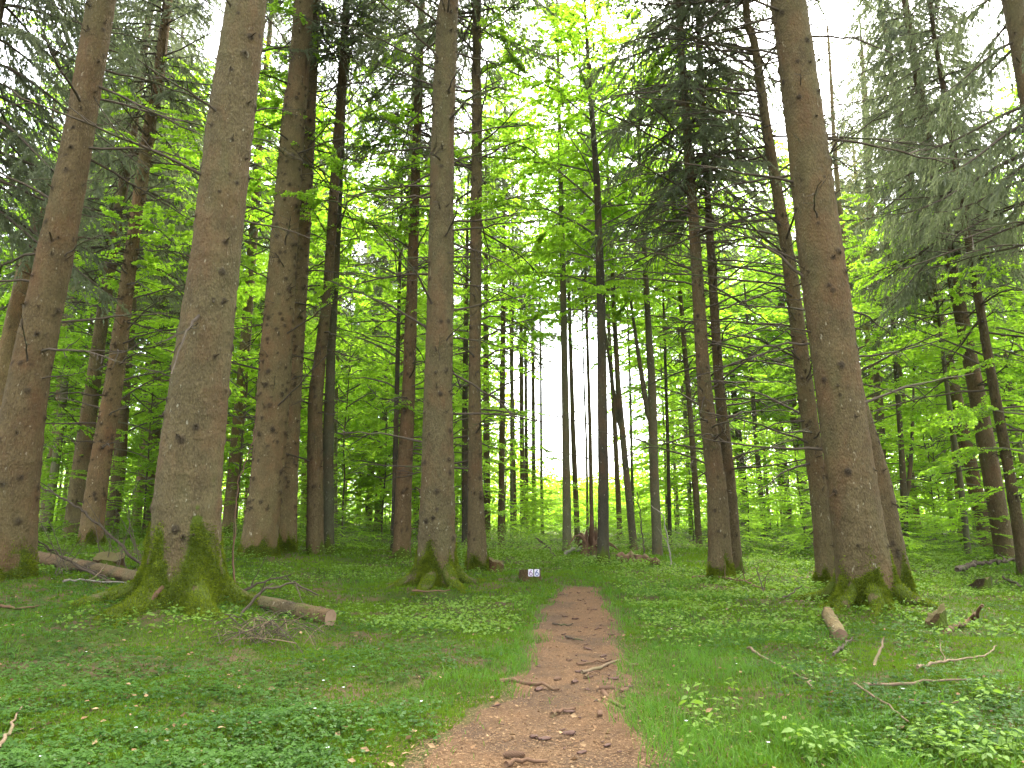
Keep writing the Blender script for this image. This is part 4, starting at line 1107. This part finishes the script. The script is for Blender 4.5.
# the fallen log behind the thickest trunk
def log_thing(A, B, r0, r1, label, seed, color=(1, 1, 1)):
    rng = rng_(seed); A = np.array(A); B = np.array(B); Ln = np.linalg.norm(B - A)
    root = empty('fallen_log', (A + B) / 2, label, 'log'); c = (A + B) / 2
    n = max(8, int(Ln / 0.05)); s = np.linspace(0, 1, n); segs = 36
    ax = unit(B - A); S = unit(np.cross(ax, [0, 0, 1])); U = np.cross(S, ax)
    th = np.linspace(0, 2 * np.pi, segs, endpoint=False)
    TH, SS = np.meshgrid(th, s)
    R_ = (r0 + (r1 - r0) * SS) * (1 + 0.05 * np.sin(2 * TH + SS * 5) + 0.03 * np.sin(5 * TH + SS * 17))
    R_ = R_ + 0.012 * (fbm(TH * 2.5, SS * Ln * 6, seed) - 0.5)
    kn = np.zeros_like(TH)
    for k in range(int(Ln * 9)):
        a, u = rng.random() * 6.28, rng.random(); d = ((TH - a + np.pi) % (2 * np.pi) - np.pi) * r0
        gg = np.exp(-(d ** 2 + ((SS - u) * Ln) ** 2) / (2 * 0.016 ** 2)); R_ = R_ + 0.016 * gg; kn = np.maximum(kn, gg * 0.8)
    rc = sstep(0.60, 0.70, fbm(SS * Ln * 5.5 + 0.12 * np.sin(TH * 2), TH * 0.35, seed + 7, 3)); R_ = R_ - 0.008 * rc; kn = np.maximum(kn, 0.75 * rc)
    V = (A - c) + SS[..., None] * (B - A) + R_[..., None] * (np.cos(TH)[..., None] * S + np.sin(TH)[..., None] * U)
    ms = np.clip(0.55 * np.sin(TH) * (fbm(SS * Ln * 2, TH, seed + 1) > 0.56), 0, 1)
    mb = MB(); mb.add(V.reshape(-1, 3), grid_faces(n, segs), 0, 0.5, knot=kn.ravel(), moss=ms.ravel())
    mb.build('log_bark', M['spruce_bark'], root).color = (*color, 1)
    for e, sgn in ((0, -1), (n - 1, 1)):
        ring = V[e] + ax * sgn * 0.004; cen = ring.mean(0)
        cm = MB(); cm.add(np.vstack([ring, cen]), np.stack([np.arange(segs), (np.arange(segs) + 1) % segs, np.full(segs, segs)], -1))
        cm.build('cut_end', M['cut'], root, smooth=False)
    return root
a_, b_ = G(20, 560), G(330, 627)
a_ = a_ + np.array([0, 0, 0.10]); b_ = b_ + np.array([0, 0, 0.11])
log_thing(a_, b_, 0.13, 0.10, 'long fallen log lying behind the thickest trunk, cut end pointing right', 61, (1.05, 1.03, 0.95))
a_ = G(841, 641) + np.array([0, 0, 0.05]); b_ = G(828, 619) + np.array([0, 0, 0.07])
log_thing(a_, b_, 0.075, 0.085, 'short pale sawn log end lying before the great right spruce', 62, (1.55, 1.5, 1.3))

def stump(px, py, r, h, label, seed, tilt=0.0, moss=0.7, color=(0.7, 0.6, 0.55), jag=0.08):
    q = G(px, py); root = empty('tree_stump', q, label, 'stump'); rng = rng_(seed)
    segs = 40; zs = np.linspace(-0.12, h, 16); th = np.linspace(0, 2 * np.pi, segs, endpoint=False)
    TH, ZS = np.meshgrid(th, zs)
    Rr = r * (1 + 0.35 * np.exp(-np.maximum(ZS, 0) / 0.09) * (0.6 + 0.5 * np.sin(4 * TH + seed)) + 0.06 * np.sin(3 * TH) + 0.05 * np.sin(7 * TH + 1)) 
    Rr = Rr + 0.3 * r * (fbm(np.minimum(TH, 2 * np.pi - TH) * 3 + seed, ZS * 9, seed, 4) - 0.5)
    top = np.clip((ZS - h * 0.5) / (h * 0.5), 0, 1) * jag * (0.9 * np.sin(TH + seed) + 0.25 * np.sin(3 * TH + seed) + 0.5 * (fbm(TH * 4, TH * 0 + seed, seed, 3) - 0.5))
    V = np.stack([np.cos(TH) * Rr, np.sin(TH) * Rr, ZS + top], -1)
    ms = np.clip(1.1 - ZS / (0.5 * h) * (0.7 + 0.5 * np.sin(2 * TH + 1)), 0, 1) * moss
    mb = MB(); mb.add(V.reshape(-1, 3), grid_faces(16, segs), 0, 0.5, knot=np.zeros(TH.size), moss=ms.ravel())
    mb.build('stump_bark', M['spruce_bark'], root).color = (*color, 1)
    ring = V[-1]; inner = ring * np.array([0.5, 0.5, 1]) + np.array([0, 0, -0.02]); cen = ring.mean(0)[None] - [[0, 0, 0.04]]
    cm = MB(); j = np.arange(segs); k = (j + 1) % segs
    cm.add(np.vstack([ring, inner, cen]), [np.stack([j, k, segs + k, segs + j], -1), np.stack([segs + j, segs + k, np.full(segs, 2 * segs)], -1)])
    cm.build('stump_top', M['rot_top'], root)
    return root, q
# number plates on a small stump beside the path
st, q = stump(530, 583, 0.19, 0.25, 'small dark stump beside the path, carrying two white number plates', 3, moss=0.6, color=(0.75, 0.66, 0.52), jag=0.02)
def plate(px, ink, label):
    x = q[0] + (px - 530) * fwd(q) / F_PX; y = q[1] - 0.225; z = q[2] + 0.205
    root = empty('number_plate', (x, y, z), label, 'number plate', 'number plates on the stump')
    pm = MB(); w, h, d = 0.048, 0.066, 0.006; ch = 0.008
    o8 = np.array([(-w + ch, -h), (w - ch, -h), (w, -h + ch), (w, h - ch), (w - ch, h), (-w + ch, h), (-w, h - ch), (-w, -h + ch)])
    Vp = np.vstack([np.c_[o8[:, 0], np.full(8, -d), o8[:, 1]], np.c_[o8[:, 0], np.full(8, d), o8[:, 1]]])
    j = np.arange(8); k = (j + 1) % 8
    pm.add(Vp, [np.arange(8)[None], np.arange(15, 7, -1)[None], np.stack([j, j + 8, k + 8, k], -1)])
    pm.build('plate', M['white_plate'], root, smooth=False)
    # the digit 6, one stroke: a tail running into a loop
    t = np.linspace(0, 1, 12); tail = np.stack([0.014 - 0.034 * np.sin(t * 1.5), 0 * t, 0.042 - 0.052 * t], -1)
    a = np.linspace(np.pi, -np.pi, 22); loop = np.stack([0.002 + 0.022 * np.cos(a), 0 * a, -0.018 + 0.022 * np.sin(a)], -1)
    dm = MB()
    for st_ in (tail, loop):
        T_ = np.gradient(st_, axis=0); T_ = unit(T_); st_ = st_ * 1.25; Nn = np.stack([-T_[:, 2], 0 * T_[:, 0], T_[:, 0]], -1) * 0.0095
        f = np.array([0, -d - 0.003, 0]); n_ = len(st_)
        Vs = np.vstack([st_ + Nn + f, st_ - Nn + f]); j = np.arange(n_ - 1)
        dm.add(Vs, np.stack([j, j + 1, n_ + j + 1, n_ + j], -1))
    dm.build('digit', ink, root, smooth=False)
plate(530.5, M['mauve_ink'], 'left white plate with a mauve number six on the small stump')
plate(536.5, M['blue_ink'], 'right white plate with a blue-grey number six on the small stump')

stump(496, 571, 0.16, 0.22, 'low brown stump right behind the slim straight spruce', 5, moss=0.5, color=(0.8, 0.62, 0.48))
stump(108, 570, 0.24, 0.24, 'reddish rotten stump behind the long fallen log', 6, moss=0.9, color=(0.5, 0.4, 0.32))
stump(938, 630, 0.11, 0.21, 'broken mossy stump right of the great right spruce', 8, moss=1.7, color=(0.6, 0.5, 0.38), jag=0.10)
stump(982, 590, 0.16, 0.16, 'flat mossy stump in the grass near the right edge', 9, moss=1.3, color=(0.35, 0.33, 0.28))
# old root plate of a fallen tree behind the dark beech
def root_plate(px, py):
    q = G(px, py); root = empty('root_plate', q, 'upturned grey root plate with a pointed stub beside the dark beech', 'root plate'); rng = rng_(91)
    V, kn, ms, zs, ax = trunk_geometry([(np.array([0, 0, 0.0]), 0.26), (np.array([-0.02, 0, 0.6]), 0.2), (np.array([0.06, 0, 1.1]), 0.13)], 0, 20, 0.06, 92, 0.25, 0.3, None, 0.2, 0, True)
    mb = MB(); mb.add(V.reshape(-1, 3), grid_faces(V.shape[0], 20), 0, 0.5, knot=kn.ravel(), moss=ms.ravel())
    mb.build('stub', M['brown_wood'], root)
    for k in range(9):
        a = rng.random() * 6.28; s = np.linspace(0, 1, 7); L = 0.5 + 0.8 * rng.random()
        pts = np.stack([np.cos(a) * L * s, np.sin(a) * L * s, 0.15 + 0.55 * rng.random() * np.sin(s * 2.6) - 0.1 * s], -1)
        rm = MB(); rm.tube(pts, np.linspace(0.06, 0.012, 7), 6); rm.build('root', M['brown_wood'], root)
root_plate(590, 556)

def stick(name, label, cat, pix, r, mat, lift=0.02, lifts=None, group=None, twigs=0, seed=0, depth=None):
    """a stick through the picture points given, lying on (or lifted from) the ground"""
    rng = rng_(seed + len(label)); pts = []
    for i, (px, py) in enumerate(pix):
        if lifts and lifts[i] > 0:
            continue
        pts.append((i, G(px, py) + np.array([0, 0, lift])))
    if lifts:
        Y0 = pts[0][1][1] if depth is None else depth
        allp = []
        known = {i: p_ for i, p_ in pts}
        for i, (px, py) in enumerate(pix):
            if i in known: allp.append(known[i])
            else: allp.append(pix_at(px, py, Y0 + 0.12 * i))
    else: allp = [p_ for _, p_ in pts]
    allp = np.array(allp); c = allp.mean(0)
    seg = np.linalg.norm(np.diff(allp, axis=0), axis=1); cs = np.concatenate([[0], np.cumsum(seg)])
    n = max(8, int(cs[-1] / 0.08)); s = np.linspace(0, cs[-1], n)
    P = np.stack([np.interp(s, cs, allp[:, k]) for k in range(3)], -1)
    P[1:-1] += rng.normal(0, r * 0.5, (n - 2, 3))
    rad = np.linspace(r, r * 0.45, n) * (1 + 0.12 * rng.normal(0, 1, n).clip(-1, 1))
    mb = MB(); mb.tube(P - c, rad, 7)
    for k in range(twigs):
        u = rng.integers(n // 4, n - 1); d = unit(P[min(u + 1, n - 1)] - P[u - 1]); d = unit(d + rng.normal(0, 0.7, 3) + np.array([0, 0, 0.3])); l = 0.15 + 0.4 * rng.random()
        tw = (P[u] - c) + d * l * np.linspace(0, 1, 5)[:, None] + rng.normal(0, 0.01, (5, 3)); mb.tube(tw, np.linspace(r * 0.5, r * 0.15, 5), 5)
    return tag(mb.build(name, mat, None, c), label, cat, group)

W_, P_, G_, B_ = M['twig'], M['pale_wood'], M['grey_wood'], M['brown_wood']
stick('fallen_branch', 'long arched dead branch rising left over the fallen log', 'branch', [(145, 570), (122, 547), (85, 512), (52, 492), (8, 478)], 0.028, W_, lifts=[0, 1, 1, 1, 1], twigs=5, seed=1)
stick('fallen_branch', 'straight dark pole slanting across the fallen log', 'branch', [(112, 584), (75, 565), (32, 537), (4, 528)], 0.022, W_, lifts=[0, 1, 1, 1], twigs=2, seed=2)
stick('fallen_branch', 'second thin pole crossing the fallen log above the first', 'branch', [(108, 580), (60, 556), (20, 535)], 0.014, W_, lifts=[0, 1, 1], twigs=3, seed=3)
stick('fallen_branch', 'thin grey stick lying along the front of the fallen log', 'branch', [(63, 584), (90, 583), (128, 586)], 0.018, G_, lift=0.04, seed=4)
stick('fallen_branch', 'pale peeled stick leaning on the fallen log', 'branch', [(87, 583), (98, 574), (107, 563)], 0.015, P_, lifts=[0, 1, 1], seed=5)
stick('fallen_branch', 'short dark twig lying on the moss left of the thickest trunk', 'branch', [(84, 595), (97, 601), (108, 607)], 0.010, W_, seed=6)
stick('sapling', 'bare leaning twig stem left of the thickest trunk', 'bare sapling', [(136, 555), (130, 533), (128, 505), (140, 480)], 0.012, W_, lifts=[0, 1, 1, 1], twigs=3, seed=7)
stick('fallen_branch', 'bare forked branch arching over the log right of the thickest trunk', 'branch', [(240, 618), (262, 590), (295, 583), (318, 595)], 0.020, W_, lifts=[0, 1, 1, 1], twigs=4, seed=8)
stick('fallen_branch', 'dead branch slanting up behind the log right of the thickest trunk', 'branch', [(236, 596), (262, 582), (292, 574)], 0.018, W_, lifts=[0, 1, 1], twigs=4, seed=9)
stick('fallen_branch', 'upright thin dead stem against the right side of the thickest trunk', 'branch', [(236, 600), (233, 560), (238, 480), (258, 430)], 0.016, B_, lifts=[0, 1, 1, 1], twigs=2, seed=10)
stick('fallen_branch', 'brown stick lying across the roots of the stout straight spruce', 'branch', [(412, 597), (430, 598), (450, 596)], 0.018, B_, lift=0.10, seed=11)
stick('fallen_branch', 'long grey root lying along the edge of the grass at the left picture edge', 'branch', [(0, 607), (18, 610), (40, 607)], 0.02, B_, seed=12)
rgt = rng_(812)
for k_ in range(16):
    px_, py_ = 48 + 100 * rgt.random(), 566 + 12 * rgt.random(); dx_, dy_ = rgt.normal(0, 22), 28 + 45 * rgt.random()
    stick('bare_twig', 'thin bare twig sticking up out of the tangle round the fallen log', 'twig', [(px_, py_), (px_ + dx_ * 0.4, py_ - dy_ * 0.5), (px_ + dx_, py_ - dy_)], 0.006 + 0.005 * rgt.random(), W_, lifts=[0, 1, 1], group='bare twigs round the fallen log', twigs=2, seed=900 + k_)
# right foreground sticks
stick('fallen_branch', 'brown stick slanting down in the grass right of the path', 'branch', [(748, 653), (772, 668), (808, 686), (812, 694)], 0.014, P_, lift=0.05, seed=13, twigs=1)
stick('fallen_branch', 'long thin stick slanting through the herbs below the great right spruce', 'branch', [(855, 690), (880, 706), (910, 730)], 0.011, P_, lift=0.05, seed=14)
stick('fallen_branch', 'longest pale straight stick lying level in the right grass', 'branch', [(865, 691), (920, 688), (972, 686)], 0.014, P_, lift=0.05, seed=15)
stick('fallen_branch', 'pale stick with an upturned tip, above the longest level one', 'branch', [(918, 672), (950, 665), (985, 660), (997, 650)], 0.014, P_, lift=0.04, seed=16, twigs=1)
stick('fallen_branch', 'bleached short stick standing up in the grass before the great right spruce', 'branch', [(875, 668), (880, 652), (884, 637)], 0.016, P_, lifts=[0, 1, 1], seed=17)
stick('fallen_branch', 'dark stub of wood leaning beside the bleached short stick', 'branch', [(834, 660), (845, 650), (853, 642)], 0.018, W_, lift=0.05, seed=18)
stick('fallen_branch', 'reddish thin stick below the longest level one', 'branch', [(905, 708), (930, 711), (960, 709)], 0.010, B_, lift=0.05, seed=19)
stick('fallen_branch', 'mossy crooked branch ending in a raised stub, right of the broken stump', 'branch', [(945, 634), (960, 628), (972, 622), (982, 606)], 0.04, B_, lifts=[0, 0, 0, 1], seed=20)
stick('fallen_branch', 'long dark fallen branch before the right edge spruces', 'branch', [(958, 580), (975, 573), (1000, 572), (1020, 569)], 0.05, W_, lift=0.2, twigs=4, seed=21)
stick('fallen_branch', 'dark pole slanting into the grass at the right edge', 'branch', [(1004, 582), (1022, 592)], 0.03, W_, lift=0.1, seed=22)
stick('fallen_branch', 'thin stick slanting up right of the scarred spruce', 'branch', [(782, 600), (792, 592), (802, 586)], 0.018, W_, lifts=[0, 1, 1], seed=23)
stick('sapling', 'dark bare twig stem right of the scarred spruce', 'bare sapling', [(764, 593), (760, 580), (757, 568)], 0.014, W_, lifts=[0, 1, 1], seed=24, twigs=2)
stick('fallen_branch', 'brown dead bough on the ground at the foot of the scarred spruce', 'branch', [(692, 580), (712, 578), (745, 584), (765, 592)], 0.022, B_, lift=0.05, twigs=8, seed=25)
# left bottom corner and centre
stick('fallen_branch', 'pale stick standing out of the moss at the lower left corner', 'branch', [(-2, 760), (10, 735), (22, 714)], 0.012, P_, lifts=[0, 0, 0], lift=0.06, seed=26)
# beside the path end
stick('fallen_branch', 'bleached crooked dead branch arching left of the dark beech', 'branch', [(565, 556), (572, 549), (585, 546), (592, 555), (600, 562)], 0.05, G_, lifts=[0, 1, 1, 1, 0], seed=27, twigs=1)
stick('fallen_log', 'rotten brown log lying right of the dark beech', 'log', [(618, 562), (632, 561), (655, 566)], 0.13, B_, lift=0.08, seed=28)
stick('fallen_branch', 'dark curved dead bough left of the path end', 'branch', [(556, 558), (548, 546), (535, 538)], 0.03, W_, lifts=[0, 1, 1], twigs=5, seed=29)
stick('sapling', 'bare crooked sapling left of the brown-grey forked beech', 'bare sapling', [(645, 558), (642, 535), (640, 510), (637, 492)], 0.025, W_, lifts=[0, 1, 1, 1], twigs=2, seed=30)
stick('sapling', 'pale bent thin sapling right of the brown-grey forked beech', 'bare sapling', [(671, 566), (667, 535), (663, 515), (651, 505)], 0.022, G_, lifts=[0, 1, 1, 1], twigs=1, seed=31)
# sticks lying on the path
for i, (pix, r, lb, mt) in enumerate((([(582, 673), (600, 668), (622, 661)], 0.017, 'longest pale stick lying across the middle of the path', P_),
                                  ([(577, 665), (592, 663), (612, 660)], 0.013, 'dark stick right behind the longest pale one on the path', B_),
                                  ([(585, 678), (588, 674), (600, 673)], 0.013, 'short reddish stick touching the longest pale one', B_),
                                  ([(603, 693), (610, 703), (625, 709)], 0.022, 'thick dark bark stick on the right side of the path', B_),
                                  ([(552, 716), (562, 712), (575, 709)], 0.018, 'brown stick in the middle of the near path', B_),
                                  ([(553, 624), (562, 626), (573, 624)], 0.013, 'dark thin stick across the left side of the far path', W_),
                                  ([(566, 637), (575, 640), (583, 641)], 0.014, 'dark crooked stick in the middle of the far path', W_),
                                  ([(506, 766), (525, 762), (548, 763)], 0.016, 'reddish stick at the bottom of the path', B_),
                                  ([(500, 682), (520, 684), (560, 690)], 0.02, 'brown worn root crossing the left side of the path', B_))):
    stick('fallen_stick', lb, 'stick', pix, r, mt, lift=0.008, seed=50 + i)

# cones and bark pieces on the path
def cone_mesh(seed):
    rng = rng_(seed); mb = MB(); n = 130; L = 0.12
    k = np.arange(n); t = k / n; a = k * 2.39996
    rr_ = 0.017 * np.sin(np.pi * np.clip(t * 0.85 + 0.12, 0, 1)) ** 0.7
    P = np.stack([t * L - L / 2, np.cos(a) * rr_ * 0.75, np.sin(a) * rr_ * 0.75], -1)
    out = np.stack([0 * a, np.cos(a), np.sin(a)], -1); D = unit(out * 0.55 + np.array([1, 0, 0])); N = unit(out - np.array([0.5, 0, 0]))
    mb.quads(leaf_quads(P, D, N, np.full(n, 0.018), np.full(n, 0.017), rng), 0, rng.random(n))
    s = np.linspace(-L / 2, L / 2, 9); mb.tube(np.stack([s, 0 * s, 0 * s], -1), 0.013 * np.sin(np.pi * (np.linspace(0.08, 0.97, 9))) ** 0.6, 8)
    return mb.mesh('spruce_cone', [M['cone']], False)
CONES = [cone_mesh(s) for s in (1, 2)]
cone_labels = [((513, 755), 'spruce cone on the left side of the path nearest the viewer', 0.2, 1.0), ((606, 691), 'spruce cone upper left of the thick dark bark stick', 0.1, 1.0),
               ((625, 692), 'spruce cone upper right of the thick dark bark stick', 1.0, 0.9), ((633, 667), 'spruce cone at the right path edge beside the longest pale stick', 0.5, 0.9),
               ((600, 715), 'spruce cone on the near path below the thick dark bark stick', 1.4, 0.9), ((557, 679), 'small spruce cone left of the longest pale stick', 0.9, 0.8)]
for i, (pp, lb, rz, sc) in enumerate(cone_labels):
    q_ = G(*pp); o_ = put('spruce_cone', CONES[i % 2], None, (q_[0], q_[1], float(surf(q_[0], q_[1])) + 0.016), (0.3 * i, 0.05, rz), sc)
    tag(o_, lb, 'cone', 'cones on the path')

def chip_mesh(seed):
    rng = rng_(seed); mb = MB(); n = 10; s = np.linspace(-0.5, 0.5, n)
    th = np.linspace(0, 2 * np.pi, 8, endpoint=False); TH, SS = np.meshgrid(th, s)
    w = 0.22 * (1 - (2 * np.abs(SS)) ** 3) + 0.05 + 0.05 * rng.normal(0, 1, (n, 1))
    V = np.stack([SS + 0.03 * np.cos(TH * 3), np.cos(TH) * w, np.sin(TH) * 0.09 * (1 + 0.3 * np.sin(SS * 9)) + 0.10 * SS ** 2 * rng.normal(0, 1.5)], -1)
    mb.add(V.reshape(-1, 3), [grid_faces(n, 8), np.arange(8)[None], (np.arange(8)[::-1] + 8 * (n - 1))[None]])
    return mb.mesh('bark_piece', [M['bark_chip']])
CHIPS = [chip_mesh(s) for s in (5, 6, 7, 8)]
rng = rng_(71)
for i in range(90):
    py = 592 + 160 * rng.random() ** 1.6; l_, r_ = np.interp(py, [e[0] for e in _pe][::-1], [e[1] for e in _pe][::-1]), np.interp(py, [e[0] for e in _pe][::-1], [e[2] for e in _pe][::-1])
    px = l_ + (r_ - l_) * np.clip(0.62 + 0.24 * rng.normal(), 0.05, 0.98)
    q_ = G(px, py); s_ = 0.025 + 0.085 * rng.random() ** 2.2
    o_ = put('bark_piece', CHIPS[rng.integers(4)], None, (q_[0], q_[1], float(surf(q_[0], q_[1])) + 0.012), (rng.normal(0, 0.2), rng.normal(0, 0.15), rng.normal(0.1, 0.7)), (s_, s_, s_))
    tag(o_, 'small dark scrap of bark lying on the brown needles of the path', 'bark scrap', 'bark scraps on the path')

# leafy seedlings and herbs of the right foreground, each a plant
def herb_mesh(seed, n=7, L=0.075):
    rng = rng_(seed); mb = MB(); h = 0.14 + 0.06 * rng.random()
    mb.tube(np.array([[0, 0, -0.02], [0.01, 0, h * 0.5], [0.0, 0.01, h]]), [0.003, 0.0025, 0.002], 4)
    k = np.arange(n); a = k * 2.4 + rng.random(); z = h * (0.35 + 0.65 * k / (n - 1))
    P = np.stack([np.cos(a) * 0.02, np.sin(a) * 0.02, z], -1); D = unit(np.stack([np.cos(a), np.sin(a), rng.normal(0.05, 0.2, n)], -1)); N = unit(rng.normal(0, 0.25, (n, 3)) + np.array([0, 0, 1]))
    S = unit(np.cross(D, N)); Lk = L * (0.7 + 0.6 * rng.random(n))[:, None]
    dr = np.array([0, 0, -0.12])
    Q = np.stack([P, P + D * Lk * 0.3 + S * Lk * 0.26, P + D * Lk * 0.65 + S * Lk * 0.22 + dr * Lk * 0.5, P + D * Lk + dr * Lk * 2, P + D * Lk * 0.65 - S * Lk * 0.22 + dr * Lk * 0.5, P + D * Lk * 0.3 - S * Lk * 0.26], 1)
    mb.quads(Q, 0, 0.35 + 0.65 * rng.random(n))
    return mb.mesh('leaves', [M['herb']], False)
HERBS = [herb_mesh(s, 5 + s % 4, 0.045 + 0.010 * (s % 3)) for s in range(200, 206)]
rng = rng_(72); placed = 0
while placed < 230:
    px, py = 670 + 360 * rng.random() ** 0.75, 622 + 150 * rng.random() ** 0.8
    if vnoise(px / 55, py / 32, 77) < 0.42: continue
    q_ = G(px, py); placed += 1; s_ = 0.45 + 0.55 * rng.random()
    o_ = put('herb_plant', HERBS[rng.integers(6)], None, (q_[0], q_[1], float(surf(q_[0], q_[1])) - 0.02), (rng.normal(0, 0.15), rng.normal(0, 0.15), rng.random() * 6.28), s_)
    tag(o_, 'small leafy herb with pointed light green leaves in the right foreground grass', 'herb', 'leafy herbs in the right foreground')

# heap of dry thin twigs right of the thickest trunk's foot
rng = rng_(73); q_ = G(262, 640)
for k in range(70):
    a = rng.random() * 3.14; L = 0.25 + 0.55 * rng.random(); s = np.linspace(0, 1, 6)
    c_ = np.array([q_[0] + rng.normal(0, 0.25), q_[1] + rng.normal(0, 0.15), 0]); c_[2] = float(surf(c_[0], c_[1])) + 0.03 + 0.10 * rng.random()
    tm = MB(); pts = np.stack([np.cos(a) * L * (s - 0.5), np.sin(a) * L * (s - 0.5) * 0.6, 0.16 * rng.random() * np.sin(s * 3) + (s - 0.5) * rng.normal(0, 0.2)], -1)
    tm.tube(pts, np.linspace(0.006, 0.002, 6), 4)
    tag(tm.build('dry_twig', M['twig'] if k % 3 else M['pale_wood'], None, c_), 'dry brown twig in the loose heap right of the thickest trunk\'s foot', 'twig', 'dry twigs at the foot of the thickest trunk')

# tiny white flowers in the moss
rng = rng_(74)
fm = MB(); x, y = scatter(45, 3.6, 12, rng, 1.6, 0.7); ok = path_inside(x, y) < -0.3
x, y = x[ok], y[ok]
for k in range(5):
    a = k * 1.2566 + rng.random(len(x)) * 0.3
    D = np.stack([np.cos(a), np.sin(a), np.full(len(x), 0.3)], -1)
    fm.quads(leaf_quads(np.stack([x, y, surf(x, y) + 0.07], -1), unit(D), np.tile([0, 0, 1.0], (len(x), 1)), np.full(len(x), 0.013), np.full(len(x), 0.01), rng))
tag(fm.build('wood_sorrel_blossom', M['petal'], smooth=False), kind='stuff')


# thin haze volume, added to lift the darks and give the gap its glow
hm = bpy.data.materials.new('haze'); hm.use_nodes = True; nt = hm.node_tree; nt.nodes.clear()
ho = nt.nodes.new('ShaderNodeOutputMaterial'); pv = nt.nodes.new('ShaderNodeVolumePrincipled')
pv.inputs['Color'].default_value = (0.95, 0.97, 0.88, 1); pv.inputs['Density'].default_value = 0.00012; pv.inputs['Anisotropy'].default_value = 0.3
nt.links.new(pv.outputs[0], ho.inputs['Volume'])
hb = MB(); x0, x1, y0, y1, z0, z1 = -420, 420, -80, 620, -2.0, 36
hb.add(np.array([(x, y, z) for x in (x0, x1) for y in (y0, y1) for z in (z0, z1)]), np.array([[0, 1, 3, 2], [4, 6, 7, 5], [0, 4, 5, 1], [2, 3, 7, 6], [0, 2, 6, 4], [1, 5, 7, 3]]))
tag(hb.build('haze', hm, smooth=False), kind='stuff')
